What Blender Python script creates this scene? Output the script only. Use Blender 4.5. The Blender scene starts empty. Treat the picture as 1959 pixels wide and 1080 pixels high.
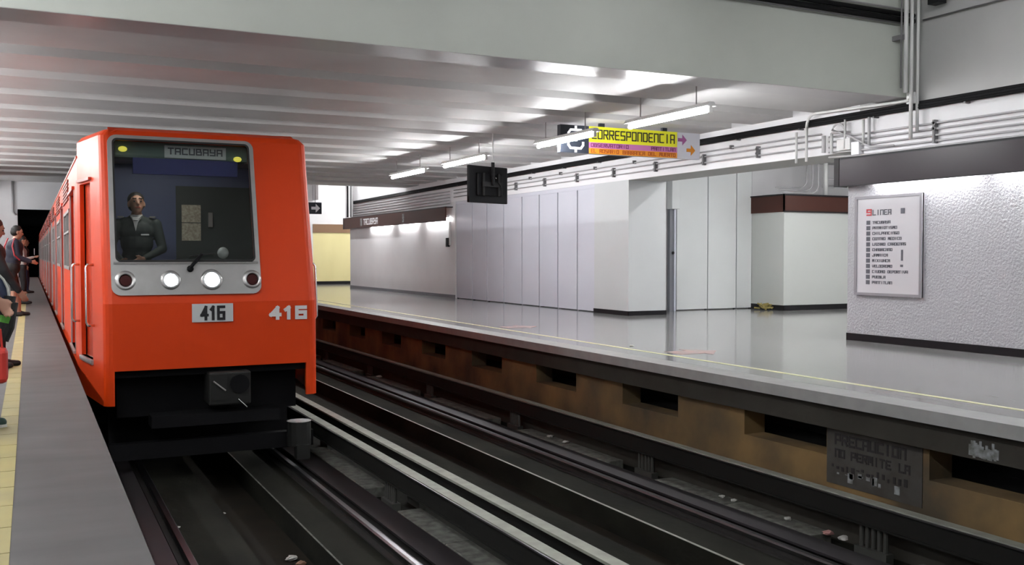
import bpy, math, random
import numpy as np
from mathutils import Vector, Matrix
random.seed(7)
R = math.radians
scene = bpy.context.scene
col = scene.collection

# ---------------------------------------------------------------- camera, world, exposure
cam_d = bpy.data.cameras.new('camera'); cam = bpy.data.objects.new('camera', cam_d); col.objects.link(cam)
cam.location = (0, 0, 1.15); cam.rotation_euler = (R(90 - 1.6), 0, R(-26.36))
cam_d.sensor_width = 36; cam_d.lens = 36 * 1863 / 1959; cam_d.clip_end = 300; cam_d.clip_start = .05
scene.camera = cam
w = bpy.data.worlds.new('world'); scene.world = w; w.use_nodes = True
w.node_tree.nodes['Background'].inputs[0].default_value = (.5, .52, .55, 1)
w.node_tree.nodes['Background'].inputs[1].default_value = .02
vs = scene.view_settings
vs.view_transform = 'Standard'; vs.look = 'None'; vs.gamma = 1; vs.use_curve_mapping = False
vs.exposure = 1.7
TUBE = 54.0          # emission strength of the fluorescent tubes

# ---------------------------------------------------------------- materials
M = {}
def mat(name, c, rough=.6, metal=0., var=None, bump=None, emit=None, coat=0., spec=.5, stretch=None):
    """var=(scale, second colour, contrast)  bump=(scale, strength, distance)"""
    m = bpy.data.materials.new(name); m.use_nodes = True; nt = m.node_tree; b = nt.nodes['Principled BSDF']
    b.inputs['Base Color'].default_value = (*c, 1); b.inputs['Roughness'].default_value = rough
    b.inputs['Metallic'].default_value = metal; b.inputs['Specular IOR Level'].default_value = spec
    if coat: b.inputs['Coat Weight'].default_value = coat; b.inputs['Coat Roughness'].default_value = .08
    if var or bump:
        g = nt.nodes.new('ShaderNodeNewGeometry'); mp = nt.nodes.new('ShaderNodeMapping')
        nt.links.new(g.outputs['Position'], mp.inputs['Vector'])
        if stretch: mp.inputs['Scale'].default_value = stretch
    if var:
        n = nt.nodes.new('ShaderNodeTexNoise'); n.inputs['Scale'].default_value = var[0]; n.inputs['Detail'].default_value = 6
        nt.links.new(mp.outputs[0], n.inputs['Vector'])
        r = nt.nodes.new('ShaderNodeValToRGB'); k = var[2] if len(var) > 2 else .2
        r.color_ramp.elements[0].position = .5 - k; r.color_ramp.elements[1].position = .5 + k
        r.color_ramp.elements[0].color = (*c, 1); r.color_ramp.elements[1].color = (*var[1], 1)
        nt.links.new(n.outputs['Fac'], r.inputs[0]); nt.links.new(r.outputs[0], b.inputs['Base Color'])
    if bump:
        n2 = nt.nodes.new('ShaderNodeTexNoise'); n2.inputs['Scale'].default_value = bump[0]; n2.inputs['Detail'].default_value = 4
        nt.links.new(mp.outputs[0], n2.inputs['Vector'])
        bp = nt.nodes.new('ShaderNodeBump'); bp.inputs['Strength'].default_value = bump[1]; bp.inputs['Distance'].default_value = bump[2]
        nt.links.new(n2.outputs['Fac'], bp.inputs['Height']); nt.links.new(bp.outputs[0], b.inputs['Normal'])
    if emit:
        b.inputs['Emission Color'].default_value = (*emit[0], 1); b.inputs['Emission Strength'].default_value = emit[1]
    M[name] = m; return m

mat('white_wall', (.74, .735, .74), .55, var=(1.3, (.67, .66, .67), .3))
mat('stucco', (.45, .445, .47), .5, var=(1.1, (.4, .395, .42), .3), bump=(34, .75, .03))
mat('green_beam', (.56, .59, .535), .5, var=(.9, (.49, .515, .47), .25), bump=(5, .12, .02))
mat('ceiling_paint', (.58, .565, .555), .55, var=(1.6, (.51, .495, .49), .25), bump=(3, .06, .02))
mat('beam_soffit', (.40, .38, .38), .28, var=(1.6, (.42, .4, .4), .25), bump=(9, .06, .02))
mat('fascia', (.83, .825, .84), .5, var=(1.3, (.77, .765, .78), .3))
mat('upper_shaded', (.40, .40, .39), .5, var=(1.3, (.34, .34, .335), .3))  # darker wall paint: shade above the sign band put into the colour
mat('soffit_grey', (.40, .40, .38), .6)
mat('sheet_grey', (.60, .605, .67), .42, var=(.8, (.54, .545, .61), .25))
mat('sheet_white', (.70, .72, .715), .45, var=(.8, (.65, .67, .665), .25))
mat('seam_grey', (.17, .175, .195), .5)
mat('kiosk_white', (.50, .52, .495), .45)
mat('column_paint', (.56, .575, .58), .45, var=(1.2, (.52, .535, .54), .3))
mat('baseboard', (.012, .011, .013), .45, spec=.2)
mat('terrazzo', (.22, .216, .21), .11, var=(2.2, (.31, .303, .297), .16), bump=(2.2, .035, .01), stretch=(1, .35, 1))
mat('edge_stone', (.32, .32, .313), .5, var=(7, (.25, .25, .246), .3))
mat('yellow_line', (.74, .71, .40), .5, var=(6, (.66, .64, .46), .3))
mat('yellow_tile', (.42, .36, .14), .55, var=(3, (.32, .28, .13), .25))
mat('platform_grey', (.062, .061, .06), .55, var=(2.6, (.098, .095, .094), .22), stretch=(.5, 1.5, 1))
mat('dirty_concrete', (.045, .042, .035), .85, spec=.2, var=(3, (.033, .03, .025), .25), bump=(9, .3, .02))
mat('brown_wall', (.21, .13, .05), .85, var=(1.4, (.06, .045, .026), .16), bump=(7, .3, .02))
mat('void_black', (.006, .006, .007), .9)
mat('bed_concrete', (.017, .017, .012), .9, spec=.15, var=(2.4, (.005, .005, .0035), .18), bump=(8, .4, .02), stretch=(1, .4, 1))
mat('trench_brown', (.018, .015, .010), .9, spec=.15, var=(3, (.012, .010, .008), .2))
mat('rail_steel', (.32, .32, .34), .28, 1.0, var=(4, (.18, .17, .17), .2), stretch=(1, .2, 1))
mat('rail_web', (.018, .016, .015), .7)
mat('rollway', (.06, .053, .057), .42, .5, var=(2, (.028, .026, .027), .25), stretch=(1, .25, 1))
mat('guide_top', (.30, .31, .26), .6, var=(9, (.22, .225, .19), .2))
mat('guide_web', (.008, .008, .007), .7, spec=.2)
mat('slab_grey', (.13, .133, .116), .8, var=(12, (.05, .05, .043), .15), bump=(14, .3, .02))
mat('insulator', (.05, .05, .045), .5)
mat('orange', (.66, .05, .004), .42, spec=.3)
mat('orange_deep', (.50, .042, .008), .28, coat=.4)
mat('orange_door', (.44, .036, .008), .4, spec=.3)
mat('aluminium', (.60, .60, .59), .34, .85, var=(6, (.48, .48, .475), .3))
mat('chrome', (.75, .75, .75), .2, 1.)
mat('roof_grey', (.3, .28, .28), .6)
mat('black_under', (.004, .004, .005), .75, spec=.2)
mat('rubber', (.02, .02, .02), .8)
mat('dark_metal', (.014, .014, .013), .65, .2)
mat('grille', (.22, .05, .03), .5)
mat('pane_dark', (.02, .022, .025), .35, spec=.12)
mat('cab_blue', (.10, .12, .24), .6)
mat('cab_dark', (.045, .055, .055), .6)
mat('cab_green', (.11, .17, .15), .6)
mat('sign_navy', (.05, .055, .24), .5)
mat('paper', (.62, .58, .48), .7, var=(40, (.4, .34, .27), .15))
mat('plate_white', (.62, .64, .64), .45)
mat('ink', (.012, .012, .015), .6)
mat('print_grey', (.10, .10, .12), .6)
mat('white_paint', (.75, .73, .72), .5)
mat('lamp_yellow', (.55, .5, .05), .3, emit=((.8, .7, .1), .25))
mat('lamp_red', (.05, .008, .008), .2)
mat('head_lens', (.9, .95, 1), .2, emit=((.80, .85, 1.0), 14.))
mat('tube_lit', (1, 1, 1), .4, emit=((.965, .985, 1.0), TUBE))
mat('wash_lit', (1, 1, 1), .4, emit=((.965, .985, 1.0), 22.))
mat('fixture_white', (.7, .69, .68), .4)
mat('rod_grey', (.3, .28, .27), .5)
mat('conduit', (.46, .45, .46), .5)
mat('conduit_white', (.66, .66, .65), .45)
mat('cable_black', (.006, .006, .007), .7, spec=.2)
mat('clamp', (.16, .155, .16), .5)
mat('band_brown', (.06, .022, .016), .45, spec=.2)
mat('band_purple', (.03, .022, .027), .28, spec=.14)
mat('sign_yellow', (.72, .70, .02), .45)
mat('sign_pink', (.50, .16, .38), .45)
mat('sign_orange', (.72, .27, .02), .45)
mat('sign_white', (.58, .58, .64), .45)
mat('sign_black', (.02, .024, .035), .4)
mat('sign_orange_dark', (.36, .07, .01), .5)
mat('sign_purple_dark', (.16, .03, .10), .5)
mat('arrow_purple', (.30, .085, .24), .5)
mat('arrow_orange', (.62, .22, .01), .5)
mat('text_white', (.8, .8, .82), .5)
mat('tv_black', (.008, .008, .009), .5, spec=.15)
mat('tv_metal', (.02, .02, .02), .5, spec=.3)
mat('frame_grey', (.26, .25, .27), .4)
mat('board_face', (.58, .57, .60), .25)
mat('board_red', (.5, .05, .06), .5)
mat('yellow_wall', (.78, .70, .36), .55, var=(2, (.7, .62, .3), .3), stretch=(1, 1, .2))
mat('brown_trim', (.20, .11, .055), .5)
mat('tunnel', (.01, .01, .012), .9)
mat('red_mark', (.48, .27, .25), .3, var=(9, (.34, .3, .29), .15))
mat('litter_white', (.5, .49, .46), .7)
mat('litter_pink', (.5, .27, .25), .7)
mat('litter_brown', (.25, .14, .09), .7)
mat('straw', (.30, .24, .08), .9)
mat('worn_white', (.30, .32, .33), .8, var=(20, (.12, .12, .11), .15))
mat('sign_faded', (.055, .052, .048), .85, var=(8, (.04, .035, .028), .2))
mat('faded_ink', (.014, .012, .012), .8)
mat('skin', (.42, .22, .15), .5)
mat('hair', (.012, .010, .009), .6)
mat('uniform', (.03, .042, .042), .75)
mat('shirt_white', (.6, .6, .62), .7)
mat('jacket_black', (.016, .016, .018), .75)
mat('jacket_navy', (.02, .02, .035), .75)
mat('piping_red', (.32, .02, .03), .6)
mat('shorts_dark', (.015, .013, .013), .8)
mat('jeans', (.02, .03, .07), .8)
mat('shoe_black', (.012, .012, .012), .5)
mat('shoe_green', (.015, .045, .035), .6)
mat('sole_white', (.6, .6, .56), .6)
mat('bag_red', (.52, .03, .02), .6)
mat('bag_black', (.015, .015, .015), .6)
mat('label_green', (.13, .45, .06), .5)
mat('dress_light', (.45, .42, .4), .7)
mat('cab_fill_glow', (.9, .9, .85), .5, emit=((1., .93, .85), 7.))
mat('phone', (.3, .32, .35), .3)
def glass_mat():
    m = bpy.data.materials.new('windscreen_glass'); m.use_nodes = True; nt = m.node_tree
    for n in list(nt.nodes): nt.nodes.remove(n)
    o = nt.nodes.new('ShaderNodeOutputMaterial'); mx = nt.nodes.new('ShaderNodeMixShader')
    t = nt.nodes.new('ShaderNodeBsdfTransparent'); t.inputs[0].default_value = (.9, .93, .92, 1)
    g = nt.nodes.new('ShaderNodeBsdfGlossy'); g.inputs['Roughness'].default_value = .03
    f = nt.nodes.new('ShaderNodeFresnel'); f.inputs[0].default_value = 1.45
    nt.links.new(f.outputs[0], mx.inputs[0]); nt.links.new(t.outputs[0], mx.inputs[1]); nt.links.new(g.outputs[0], mx.inputs[2])
    nt.links.new(mx.outputs[0], o.inputs[0]); M['glass'] = m
glass_mat()

# ---------------------------------------------------------------- helpers
def tag(o, label=None, cat=None, group=None, kind=None):
    if label: o['label'] = label
    if cat: o['category'] = cat
    if group: o['group'] = group
    if kind: o['kind'] = kind
    return o
def wl(p):
    v = Vector((0, 0, 0))
    while p: v += Vector(p.location); p = p.parent
    return v
def empty(name, loc, label=None, cat=None, group=None, kind=None, rz=0):
    o = bpy.data.objects.new(name, None); col.objects.link(o); o.location = loc; o.rotation_euler.z = rz
    o.empty_display_size = .1
    return tag(o, label, cat, group, kind)
class MB:
    def __init__(s): s.v = []; s.f = []
    def add(s, vs, fs):
        n = len(s.v); s.v += [tuple(p) for p in vs]; s.f += [tuple(i + n for i in f) for f in fs]; return s
    def box(s, x0, x1, y0, y1, z0, z1):
        if x0 > x1: x0, x1 = x1, x0
        if y0 > y1: y0, y1 = y1, y0
        if z0 > z1: z0, z1 = z1, z0
        return s.add([(x0,y0,z0),(x1,y0,z0),(x1,y1,z0),(x0,y1,z0),(x0,y0,z1),(x1,y0,z1),(x1,y1,z1),(x0,y1,z1)],
                     [(3,2,1,0),(4,5,6,7),(0,1,5,4),(1,2,6,5),(2,3,7,6),(3,0,4,7)])
    def prism(s, poly, axis, a, b):
        n = len(poly)
        def P(p, t): return (t, p[0], p[1]) if axis == 'x' else ((p[0], t, p[1]) if axis == 'y' else (p[0], p[1], t))
        vs = [P(p, a) for p in poly] + [P(p, b) for p in poly]
        fs = [tuple(range(n - 1, -1, -1)), tuple(range(n, 2 * n))] + [(i, (i + 1) % n, n + (i + 1) % n, n + i) for i in range(n)]
        return s.add(vs, fs)
    def tube(s, pts, r, n=8, r_end=None):
        pts = [Vector(p) for p in pts]; rings = []; up = None
        for i, p in enumerate(pts):
            d = (pts[min(i + 1, len(pts) - 1)] - pts[max(i - 1, 0)]).normalized()
            if up is None:
                up = Vector((0, 0, 1)) if abs(d.z) < .9 else Vector((1, 0, 0))
            x = d.cross(up).normalized(); y = x.cross(d).normalized(); up = y
            rr = r if r_end is None else r + (r_end - r) * i / max(1, len(pts) - 1)
            rings.append([p + x * math.cos(2 * math.pi * k / n) * rr + y * math.sin(2 * math.pi * k / n) * rr for k in range(n)])
        vs = [q for g in rings for q in g]; fs = []
        for i in range(len(pts) - 1):
            for k in range(n): fs.append((i*n+k, i*n+(k+1) % n, (i+1)*n+(k+1) % n, (i+1)*n+k))
        fs.append(tuple(range(n - 1, -1, -1))); fs.append(tuple((len(pts) - 1) * n + k for k in range(n)))
        return s.add(vs, fs)
    def ball(s, c, r, nu=12, nv=8):
        if not hasattr(r, '__len__'): r = (r, r, r)
        vs = [(c[0], c[1], c[2] - r[2])]; fs = []
        for j in range(1, nv):
            t = -math.pi / 2 + math.pi * j / nv
            for i in range(nu):
                a = 2 * math.pi * i / nu
                vs.append((c[0] + r[0]*math.cos(t)*math.cos(a), c[1] + r[1]*math.cos(t)*math.sin(a), c[2] + r[2]*math.sin(t)))
        vs.append((c[0], c[1], c[2] + r[2])); L = len(vs) - 1
        for i in range(nu): fs.append((0, 1 + (i + 1) % nu, 1 + i)); fs.append((L, L - nu + i, L - nu + (i + 1) % nu))
        for j in range(nv - 2):
            for i in range(nu):
                a = 1 + j*nu + i; b = 1 + j*nu + (i + 1) % nu; fs.append((a, b, b + nu, a + nu))
        return s.add(vs, fs)
    def build(s, name, m, parent=None, smooth=False, bevel=0, label=None, cat=None, group=None, kind=None, local=False, recalc=False):
        vs = np.array(s.v, float)
        if parent is None: o0 = np.array([(vs[:,0].min()+vs[:,0].max())/2, (vs[:,1].min()+vs[:,1].max())/2, vs[:,2].min()])
        elif local: o0 = np.zeros(3)
        else: o0 = np.array(wl(parent))
        me = bpy.data.meshes.new(name); me.from_pydata((vs - o0).tolist(), [], s.f); me.update()
        if isinstance(m, str): m = [m]
        for k in m: me.materials.append(M[k])
        if smooth: me.polygons.foreach_set('use_smooth', [True] * len(me.polygons))
        if recalc:
            import bmesh
            b = bmesh.new(); b.from_mesh(me); bmesh.ops.recalc_face_normals(b, faces=b.faces); b.to_mesh(me); b.free()
        o = bpy.data.objects.new(name, me); col.objects.link(o)
        if parent: o.parent = parent
        else: o.location = o0
        if bevel:
            bv = o.modifiers.new('bevel', 'BEVEL'); bv.width = bevel; bv.segments = 2; bv.limit_method = 'ANGLE'
        return tag(o, label, cat, group, kind)
def box(*a): return MB().box(*a)
def tube(*a, **k): return MB().tube(*a, **k)
def prism(*a): return MB().prism(*a)
def struct(name, mb, m, parent=None, label=None, **k):
    if parent is None: return mb.build(name, m, None, kind='structure', label=label, cat=k.pop('cat', 'structure'), **k)
    return mb.build(name, m, parent, **k)
def copy_tree(o, parent=None):
    c = o.copy(); col.objects.link(c); c.parent = parent
    for ch in list(o.children): copy_tree(ch, c)
    return c
def arc(c, r, a0, a1, n, ax):
    out = []
    for i in range(n + 1):
        t = R(a0 + (a1 - a0) * i / n); u, v = r * math.cos(t), r * math.sin(t)
        out.append((c[0] + u, c[1], c[2] + v) if ax == 'xz' else ((c[0], c[1] + u, c[2] + v) if ax == 'yz' else (c[0] + u, c[1] + v, c[2])))
    return out
# stroke lettering, on a 2 x 3 grid
G = {'A': [[(0,0),(0,3),(2,3),(2,0)],[(0,1.3),(2,1.3)]], 'B': [[(0,0),(0,3),(1.7,3),(1.7,1.6),(0,1.6)],[(1.7,1.6),(2,1.6),(2,0),(0,0)]],
 'C': [[(2,3),(0,3),(0,0),(2,0)]], 'D': [[(0,0),(0,3),(1.7,3),(2,2.7),(2,.3),(1.7,0),(0,0)]], 'E': [[(2,3),(.3,3),(0,2.7),(0,.3),(.3,0),(2,0)],[(0,1.5),(1.6,1.5)]],
 'G': [[(2,3),(0,3),(0,0),(2,0),(2,1.4),(1.1,1.4)]], 'H': [[(0,0),(0,3)],[(2,0),(2,3)],[(0,1.5),(2,1.5)]], 'I': [[(1,0),(1,3)]],
 'J': [[(2,3),(2,0),(0,0),(0,.9)]], 'L': [[(0,3),(0,0),(2,0)]], 'M': [[(0,0),(0,3),(1,3),(1,1)],[(1,3),(2,3),(2,0)]], 'N': [[(0,0),(0,3),(2,3),(2,0)]],
 'O': [[(0,0),(0,3),(2,3),(2,0),(0,0)]], 'P': [[(0,0),(0,3),(2,3),(2,1.3),(0,1.3)]], 'R': [[(0,0),(0,3),(2,3),(2,1.5),(0,1.5)],[(1,1.5),(2,0)]],
 'S': [[(2,3),(0,3),(0,1.5),(2,1.5),(2,0),(0,0)]], 'T': [[(0,3),(2,3)],[(1,3),(1,0)]], 'U': [[(0,3),(0,0),(2,0),(2,3)]], 'V': [[(0,3),(0,1.2),(1,0),(2,1.2),(2,3)]],
 'X': [[(0,0),(2,3)],[(0,3),(2,0)]], 'Y': [[(0,3),(0,1.5),(2,1.5)],[(2,3),(2,0),(0,0)]], 'Z': [[(0,3),(2,3),(0,0),(2,0)]],
 '1': [[(.4,2.4),(1.1,3),(1.1,0)]], '4': [[(1.5,0),(1.5,3),(0,1),(2,1)]], '6': [[(2,3),(0,3),(0,0),(2,0),(2,1.6),(0,1.6)]], '9': [[(0,0),(2,0),(2,3),(0,3),(0,1.5),(2,1.5)]]}
def text_mb(txt, org, width, height, stroke, th=.004, right=(1,0,0), up=(0,0,1), fn=None, mb=None):
    """bars of real thickness; fn maps (u,v,depth) to a point, else a flat plane at org"""
    mb = mb or MB(); right = Vector(right); up = Vector(up); nrm = right.cross(up)
    adv = 3.0; n = len(txt); sx = width / (adv * n - 1); sy = height / 3.0
    if fn is None: fn = lambda u, v, d: Vector(org) + right * u + up * v + nrm * d
    si = 0
    for i, ch in enumerate(txt):
        si = 0
        for pl in G.get(ch, []):
            for a, b in zip(pl, pl[1:]):
                p = Vector(((i*adv + a[0])*sx, a[1]*sy)); q = Vector(((i*adv + b[0])*sx, b[1]*sy))
                d = (q - p).normalized(); e = Vector((-d.y, d.x)) * stroke / 2; p = p - d * stroke / 2; q = q + d * stroke / 2
                c = [p - e, q - e, q + e, p + e]; si += 1; tk = th + .0005 * si
                mb.add([fn(k.x, k.y, 0) for k in c] + [fn(k.x, k.y, tk) for k in c], [(3,2,1,0),(4,5,6,7),(0,1,5,4),(1,2,6,5),(2,3,7,6),(3,0,4,7)])
    return mb

# ================================================================= THE STATION
XW = 10.2            # main plane of the right hand wall
EL, ER = .405, 5.96  # platform edges
Y0, YE = -9.0, 57.0  # station ends
# ---- left platform
floorL = struct('floor', box(-5, EL, Y0, YE, -.25, 0), 'platform_grey', label='grey concrete floor of the near platform beside the train', cat='platform')
tl = None
for i in range(int((34 + 2) / .4)):
    y = -1 + i * .4
    o = box(-.195, -.082, y + .004, y + .396, -.01, .004).build('tile', 'yellow_tile', floorL) if tl is None else tl.copy()
    if tl is None: tl = o; base_y = y
    else: col.objects.link(o); o.parent = floorL; o.location = (0, y - base_y, 0)
box(-.195, -.082, 35, YE, 0, .003).build('warning_strip', 'yellow_tile', floorL, kind='stuff')
struct('platform_wall', box(EL - .3, EL - .12, Y0, YE, -1.5, -.25), 'dirty_concrete', label='dark concrete wall under the near platform edge', cat='wall')
# ---- right platform
floorR = struct('floor', box(ER + .3, 20, Y0, 60, -.2, 0), 'terrazzo', label='polished grey terrazzo floor of the far platform', cat='platform')
box(ER, ER + .3, Y0, 60, -.10, -.0005).build('edge_nosing', 'edge_stone', floorR, label='pale stone nosing')
box(ER + .61, ER + .66, Y0, 60, -.01, .003).build('painted_line', 'yellow_line', floorR, label='thin yellow safety line')
box(ER + .09, ER + .5, Y0, 60, -.31, -.10).build('edge_beam', 'dirty_concrete', floorR)
pw = struct('platform_wall', box(6.15, 6.4, Y0, 60, -1.35, -.57), 'brown_wall', label='brown stained wall with dark slots under the far platform', cat='wall')
y = 1.05 - 2.15 * 5 + .02
per = 2.15; y = 7.37 - per * 8
blk = None
while y < 40:
    o = box(6.15, 6.4, y, y + per - 1.08, -.57, -.31).build('wall_pier', 'brown_wall', pw) if blk is None else blk.copy()
    if blk is None: blk = o; by = y
    else: col.objects.link(o); o.parent = pw; o.location = (0, y - by, 0)
    y += per
MB().box(6.9, 7.0, Y0, 60, -.62, -.19).box(6.4, 6.9, Y0, 60, -.64, -.59).build('slot_back', 'void_black', pw)
box(5.98, 6.2, Y0, 60, -1.35, -.87).build('ledge', 'dirty_concrete', pw)
# ---- track bed
C1, C2 = 1.78, 4.50
bed = MB()
prof = [(EL - .2, -1.2)]
for c in (C1, C2): prof += [(c - .22, -1.2), (c - .22, -1.52), (c + .31, -1.52), (c + .31, -1.2)]
prof += [(6.2, -1.2), (6.2, -1.8), (EL - .2, -1.8)]
# slab built as boxes between the drains
xs = [EL - .2, C1 - .22, C1 + .31, C2 - .22, C2 + .31, 6.2]
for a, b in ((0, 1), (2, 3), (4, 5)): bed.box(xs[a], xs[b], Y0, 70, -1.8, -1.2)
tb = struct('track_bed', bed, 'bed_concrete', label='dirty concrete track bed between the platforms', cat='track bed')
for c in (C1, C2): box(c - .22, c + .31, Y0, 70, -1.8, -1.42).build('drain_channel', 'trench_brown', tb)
box(C2 + .31, C2 + .335, Y0, 70, -1.2, -1.196).build('channel_edge', 'guide_top', tb)
box(C1 + .31, C1 + .325, Y0, 70, -1.2, -1.197).build('channel_edge', 'slab_grey', tb)
def rail(x, label):
    y0, y1 = Y0, 70
    t = empty('steel_rail', (x, (y0 + y1) / 2, -1.2), label, 'rail', 'running rails')
    box(x - .06, x + .06, y0, y1, -1.2, -1.185).build('rail_foot', 'rail_web', t)
    box(x - .009, x + .009, y0, y1, -1.185, -1.13).build('rail_web', 'rail_web', t)
    prism([(x-.033, -1.135), (x+.033, -1.135), (x+.035, -1.108), (x+.022, -1.095), (x-.022, -1.095), (x-.035, -1.108)], 'y', y0, y1).build('rail_head', 'rail_steel', t)
def rollway(x0, x1, label):
    t = empty('rolling_beam', ((x0 + x1) / 2, 30, -1.2), label, 'beam', 'rolling beams for rubber tyres')
    xm = (x0 + x1) / 2
    box(x0, x1, Y0, 70, -1.115, -1.095).build('top_flange', 'rollway', t)
    box(xm - .012, xm + .012, Y0, 70, -1.185, -1.115).build('beam_web', 'rail_web', t)
    box(x0, x1, Y0, 70, -1.2, -1.185).build('bottom_flange', 'rail_web', t)
def guide(x0, x1, inner, label, side):
    """x0..x1 top flange; inner = x of the vertical plate the guide wheels touch"""
    t = empty('guide_bar', ((x0 + x1) / 2, 30, -1.2), label, 'guide bar', 'lateral guide bars')
    box(x0, x1, Y0, 70, -.775, -.755).build('top_flange', 'guide_top', t)
    s = 1 if inner < (x0 + x1) / 2 else -1
    box(inner, inner + s * .015, Y0, 70, -.93, -.775).build('vertical_plate', 'guide_web', t)
    box(inner - s * .028, inner - s * .012, Y0, 70, -.775, -.762).build('lip', 'rail_steel', t)
    box(x0, x1, Y0, 70, -.945, -.93).build('bottom_flange', 'guide_web', t)
    y = 5.45 - 3.1 * 4; proto = None
    while y < 56:
        if proto is None:
            yb = y
            m = box(x0 + .01, x1 - .01, y - .16, y + .16, -1.2, -1.12)
            proto = m.build('support_bracket', 'insulator', t)
            rb = MB()
            for k in range(5): rb.tube([((x0+x1)/2, y - .12 + k*.06, -1.12), ((x0+x1)/2, y - .12 + k*.06, -.945)], .018, 8)
            rb.build('insulator_rib', 'insulator', proto)
        else:
            o = proto.copy(); col.objects.link(o); o.parent = t; o.location = (0, y - yb, 0)
            for ch in proto.children:
                q = ch.copy(); col.objects.link(q); q.parent = o
        y += 3.1
side_name = {-1: 'left', 1: 'right'}
for c, nm in ((C1, 'the train'), (C2, 'the empty track')):
    for s in (-1, 1):
        if c == C1: wh = 'beside the near platform wall' if s < 0 else 'in front of the paired guide bars'
        else: wh = 'just behind the paired guide bars' if s < 0 else 'nearest the far platform wall'
        rail(c + s * .735, f'long steel running rail {wh}')
        a, b = sorted((c + s * .84, c + s * 1.08))
        rollway(a, b, f'flat dark steel rolling beam {wh}')
guide(2.93, 3.03, 2.945, 'pale topped guide bar on the train track side of the central pair', 'l')
guide(3.19, 3.29, 3.275, 'pale topped guide bar on the empty track side of the central pair', 'r')
guide(5.77, 5.87, 5.785, 'dark guide bar along the foot of the far platform wall', 'r')
guide(.44, .54, .525, 'dark guide bar under the near platform edge', 'l')
# slabs beside the guide bars
sb = None
y = 5.45 - 3.1 * 4 + .45
slabs = empty('cable_cover_row', (3.05, 30, -1.2), 'row of chipped grey concrete cover slabs beside the central guide bars', 'slab row')
slabs2 = empty('cable_cover_row', (5.78, 30, -1.2), 'row of dark concrete cover slabs beside the far platform wall', 'slab row')
while y < 56:
    for k in range(2):
        yy = y + k * 1.1
        if sb is None:
            sb = box(2.88, 3.10, yy, yy + 1.09, -1.2, -1.10).build('cover_slab', 'slab_grey', slabs, bevel=.008); sy = yy
        else:
            o = sb.copy(); col.objects.link(o); o.parent = slabs; o.location = (0, yy - sy, 0)
        o = sb.copy(); col.objects.link(o); o.parent = slabs2; o.location = (.0, yy - sy, 0)
    y += 3.1
# ---- ceilings
SOF = 3.2
ceil = struct('ceiling', box(-5, XW, 9.5, 27.5, SOF + .2, SOF + .45), 'ceiling_paint', label='low white ceiling with wide flat ribs over the tracks', cat='ceiling')
PER, REC = 1.41, .5
box(-5, XW, 9.5, 10.68, SOF, SOF + .2).build('ceiling_rib', 'ceiling_paint', ceil)
y = 10.68 + REC; pk = None
while y + PER - REC < 27.2:
    if pk is None: pk = box(-5, XW, y, y + PER - REC, SOF, SOF + .2).build('ceiling_rib', 'ceiling_paint', ceil); py = y
    else:
        o = pk.copy(); col.objects.link(o); o.parent = ceil; o.location = (0, y - py, 0)
    y += PER
box(-5, XW, y, 27.5, SOF - .02, SOF + .2).build('ceiling_rib', 'ceiling_paint', ceil)
bm = struct('ceiling_beam', box(-5, XW, 9.0, 9.5, 3.17, 5.2), 'green_beam', label='deep pale green concrete beam crossing above the tracks', cat='beam')
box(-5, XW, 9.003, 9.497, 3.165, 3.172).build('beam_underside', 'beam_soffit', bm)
struct('ceiling', box(-5, 20, Y0, 9.0, 5.0, 5.2), 'ceiling_paint', label='high ceiling above the near end of the station', cat='ceiling')
struct('ceiling', box(-5, 20, 27.5, 60, 5.0, 5.2), 'ceiling_paint', label='high ceiling above the far end of the station', cat='ceiling')
struct('ceiling_beam', box(-5, XW, 27.5, 27.8, 3.18, 5.2), 'white_wall', label='white cross beam at the far end of the low ceiling', cat='beam')
struct('ceiling', box(XW, 20, 9.0, 27.5, SOF + .0, SOF + .3), 'ceiling_paint', label='plain ceiling inside the side passage', cat='ceiling')
# ---- left / rear / far walls
struct('wall_left', box(-5.2, -5, Y0, 60, -.2, 5.2), 'white_wall', label='white wall behind the near platform', cat='wall')
struct('wall_rear', box(-5, 20, Y0 - .2, Y0, -1.8, 5.2), 'white_wall', label='white end wall behind the viewer', cat='wall')
struct('wall_far', box(-5, -.52, YE, YE + .3, 0, 5.2), 'white_wall', label='white wall ending the near platform beside the tunnel mouth', cat='wall')
struct('tunnel_header', box(-.52, 6.2, YE, YE + .3, 3.55, 5.2), 'fascia', label='grey header wall above the dark tunnel mouth', cat='wall')
tn = MB().box(-.6, -.5, YE + .3, 90, -1.8, 3.6).box(6.2, 6.3, YE + .3, 90, -1.8, 3.6).box(-.6, 6.3, YE + .3, 90, 3.55, 3.65).box(-.6, 6.3, 90, 90.2, -1.8, 3.6)
struct('tunnel', tn, 'tunnel', label='black running tunnel beyond the far end', cat='tunnel')
# ---- right wall: near part
WE = 9.87
wr = struct('wall_right', box(10.0, 10.5, Y0, WE, 0, 2.46), 'stucco', label='rough white stucco wall with the station list', cat='wall')
struct('wall_upper', box(XW, 10.5, Y0, WE, 3.1, 5.2), 'upper_shaded', label='upper wall with painted-in shade above the conduits at the right', cat='wall')
struct('baseboard_right', box(9.985, 10.0, Y0, WE, 0, .095), 'baseboard', label='black baseboard along the stucco wall', cat='baseboard')
struct('wall_upper', box(XW, 10.5, Y0, WE, 2.46, 3.1), 'fascia', label='pale strip of wall behind the conduits above the dark sign band', cat='wall')
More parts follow.
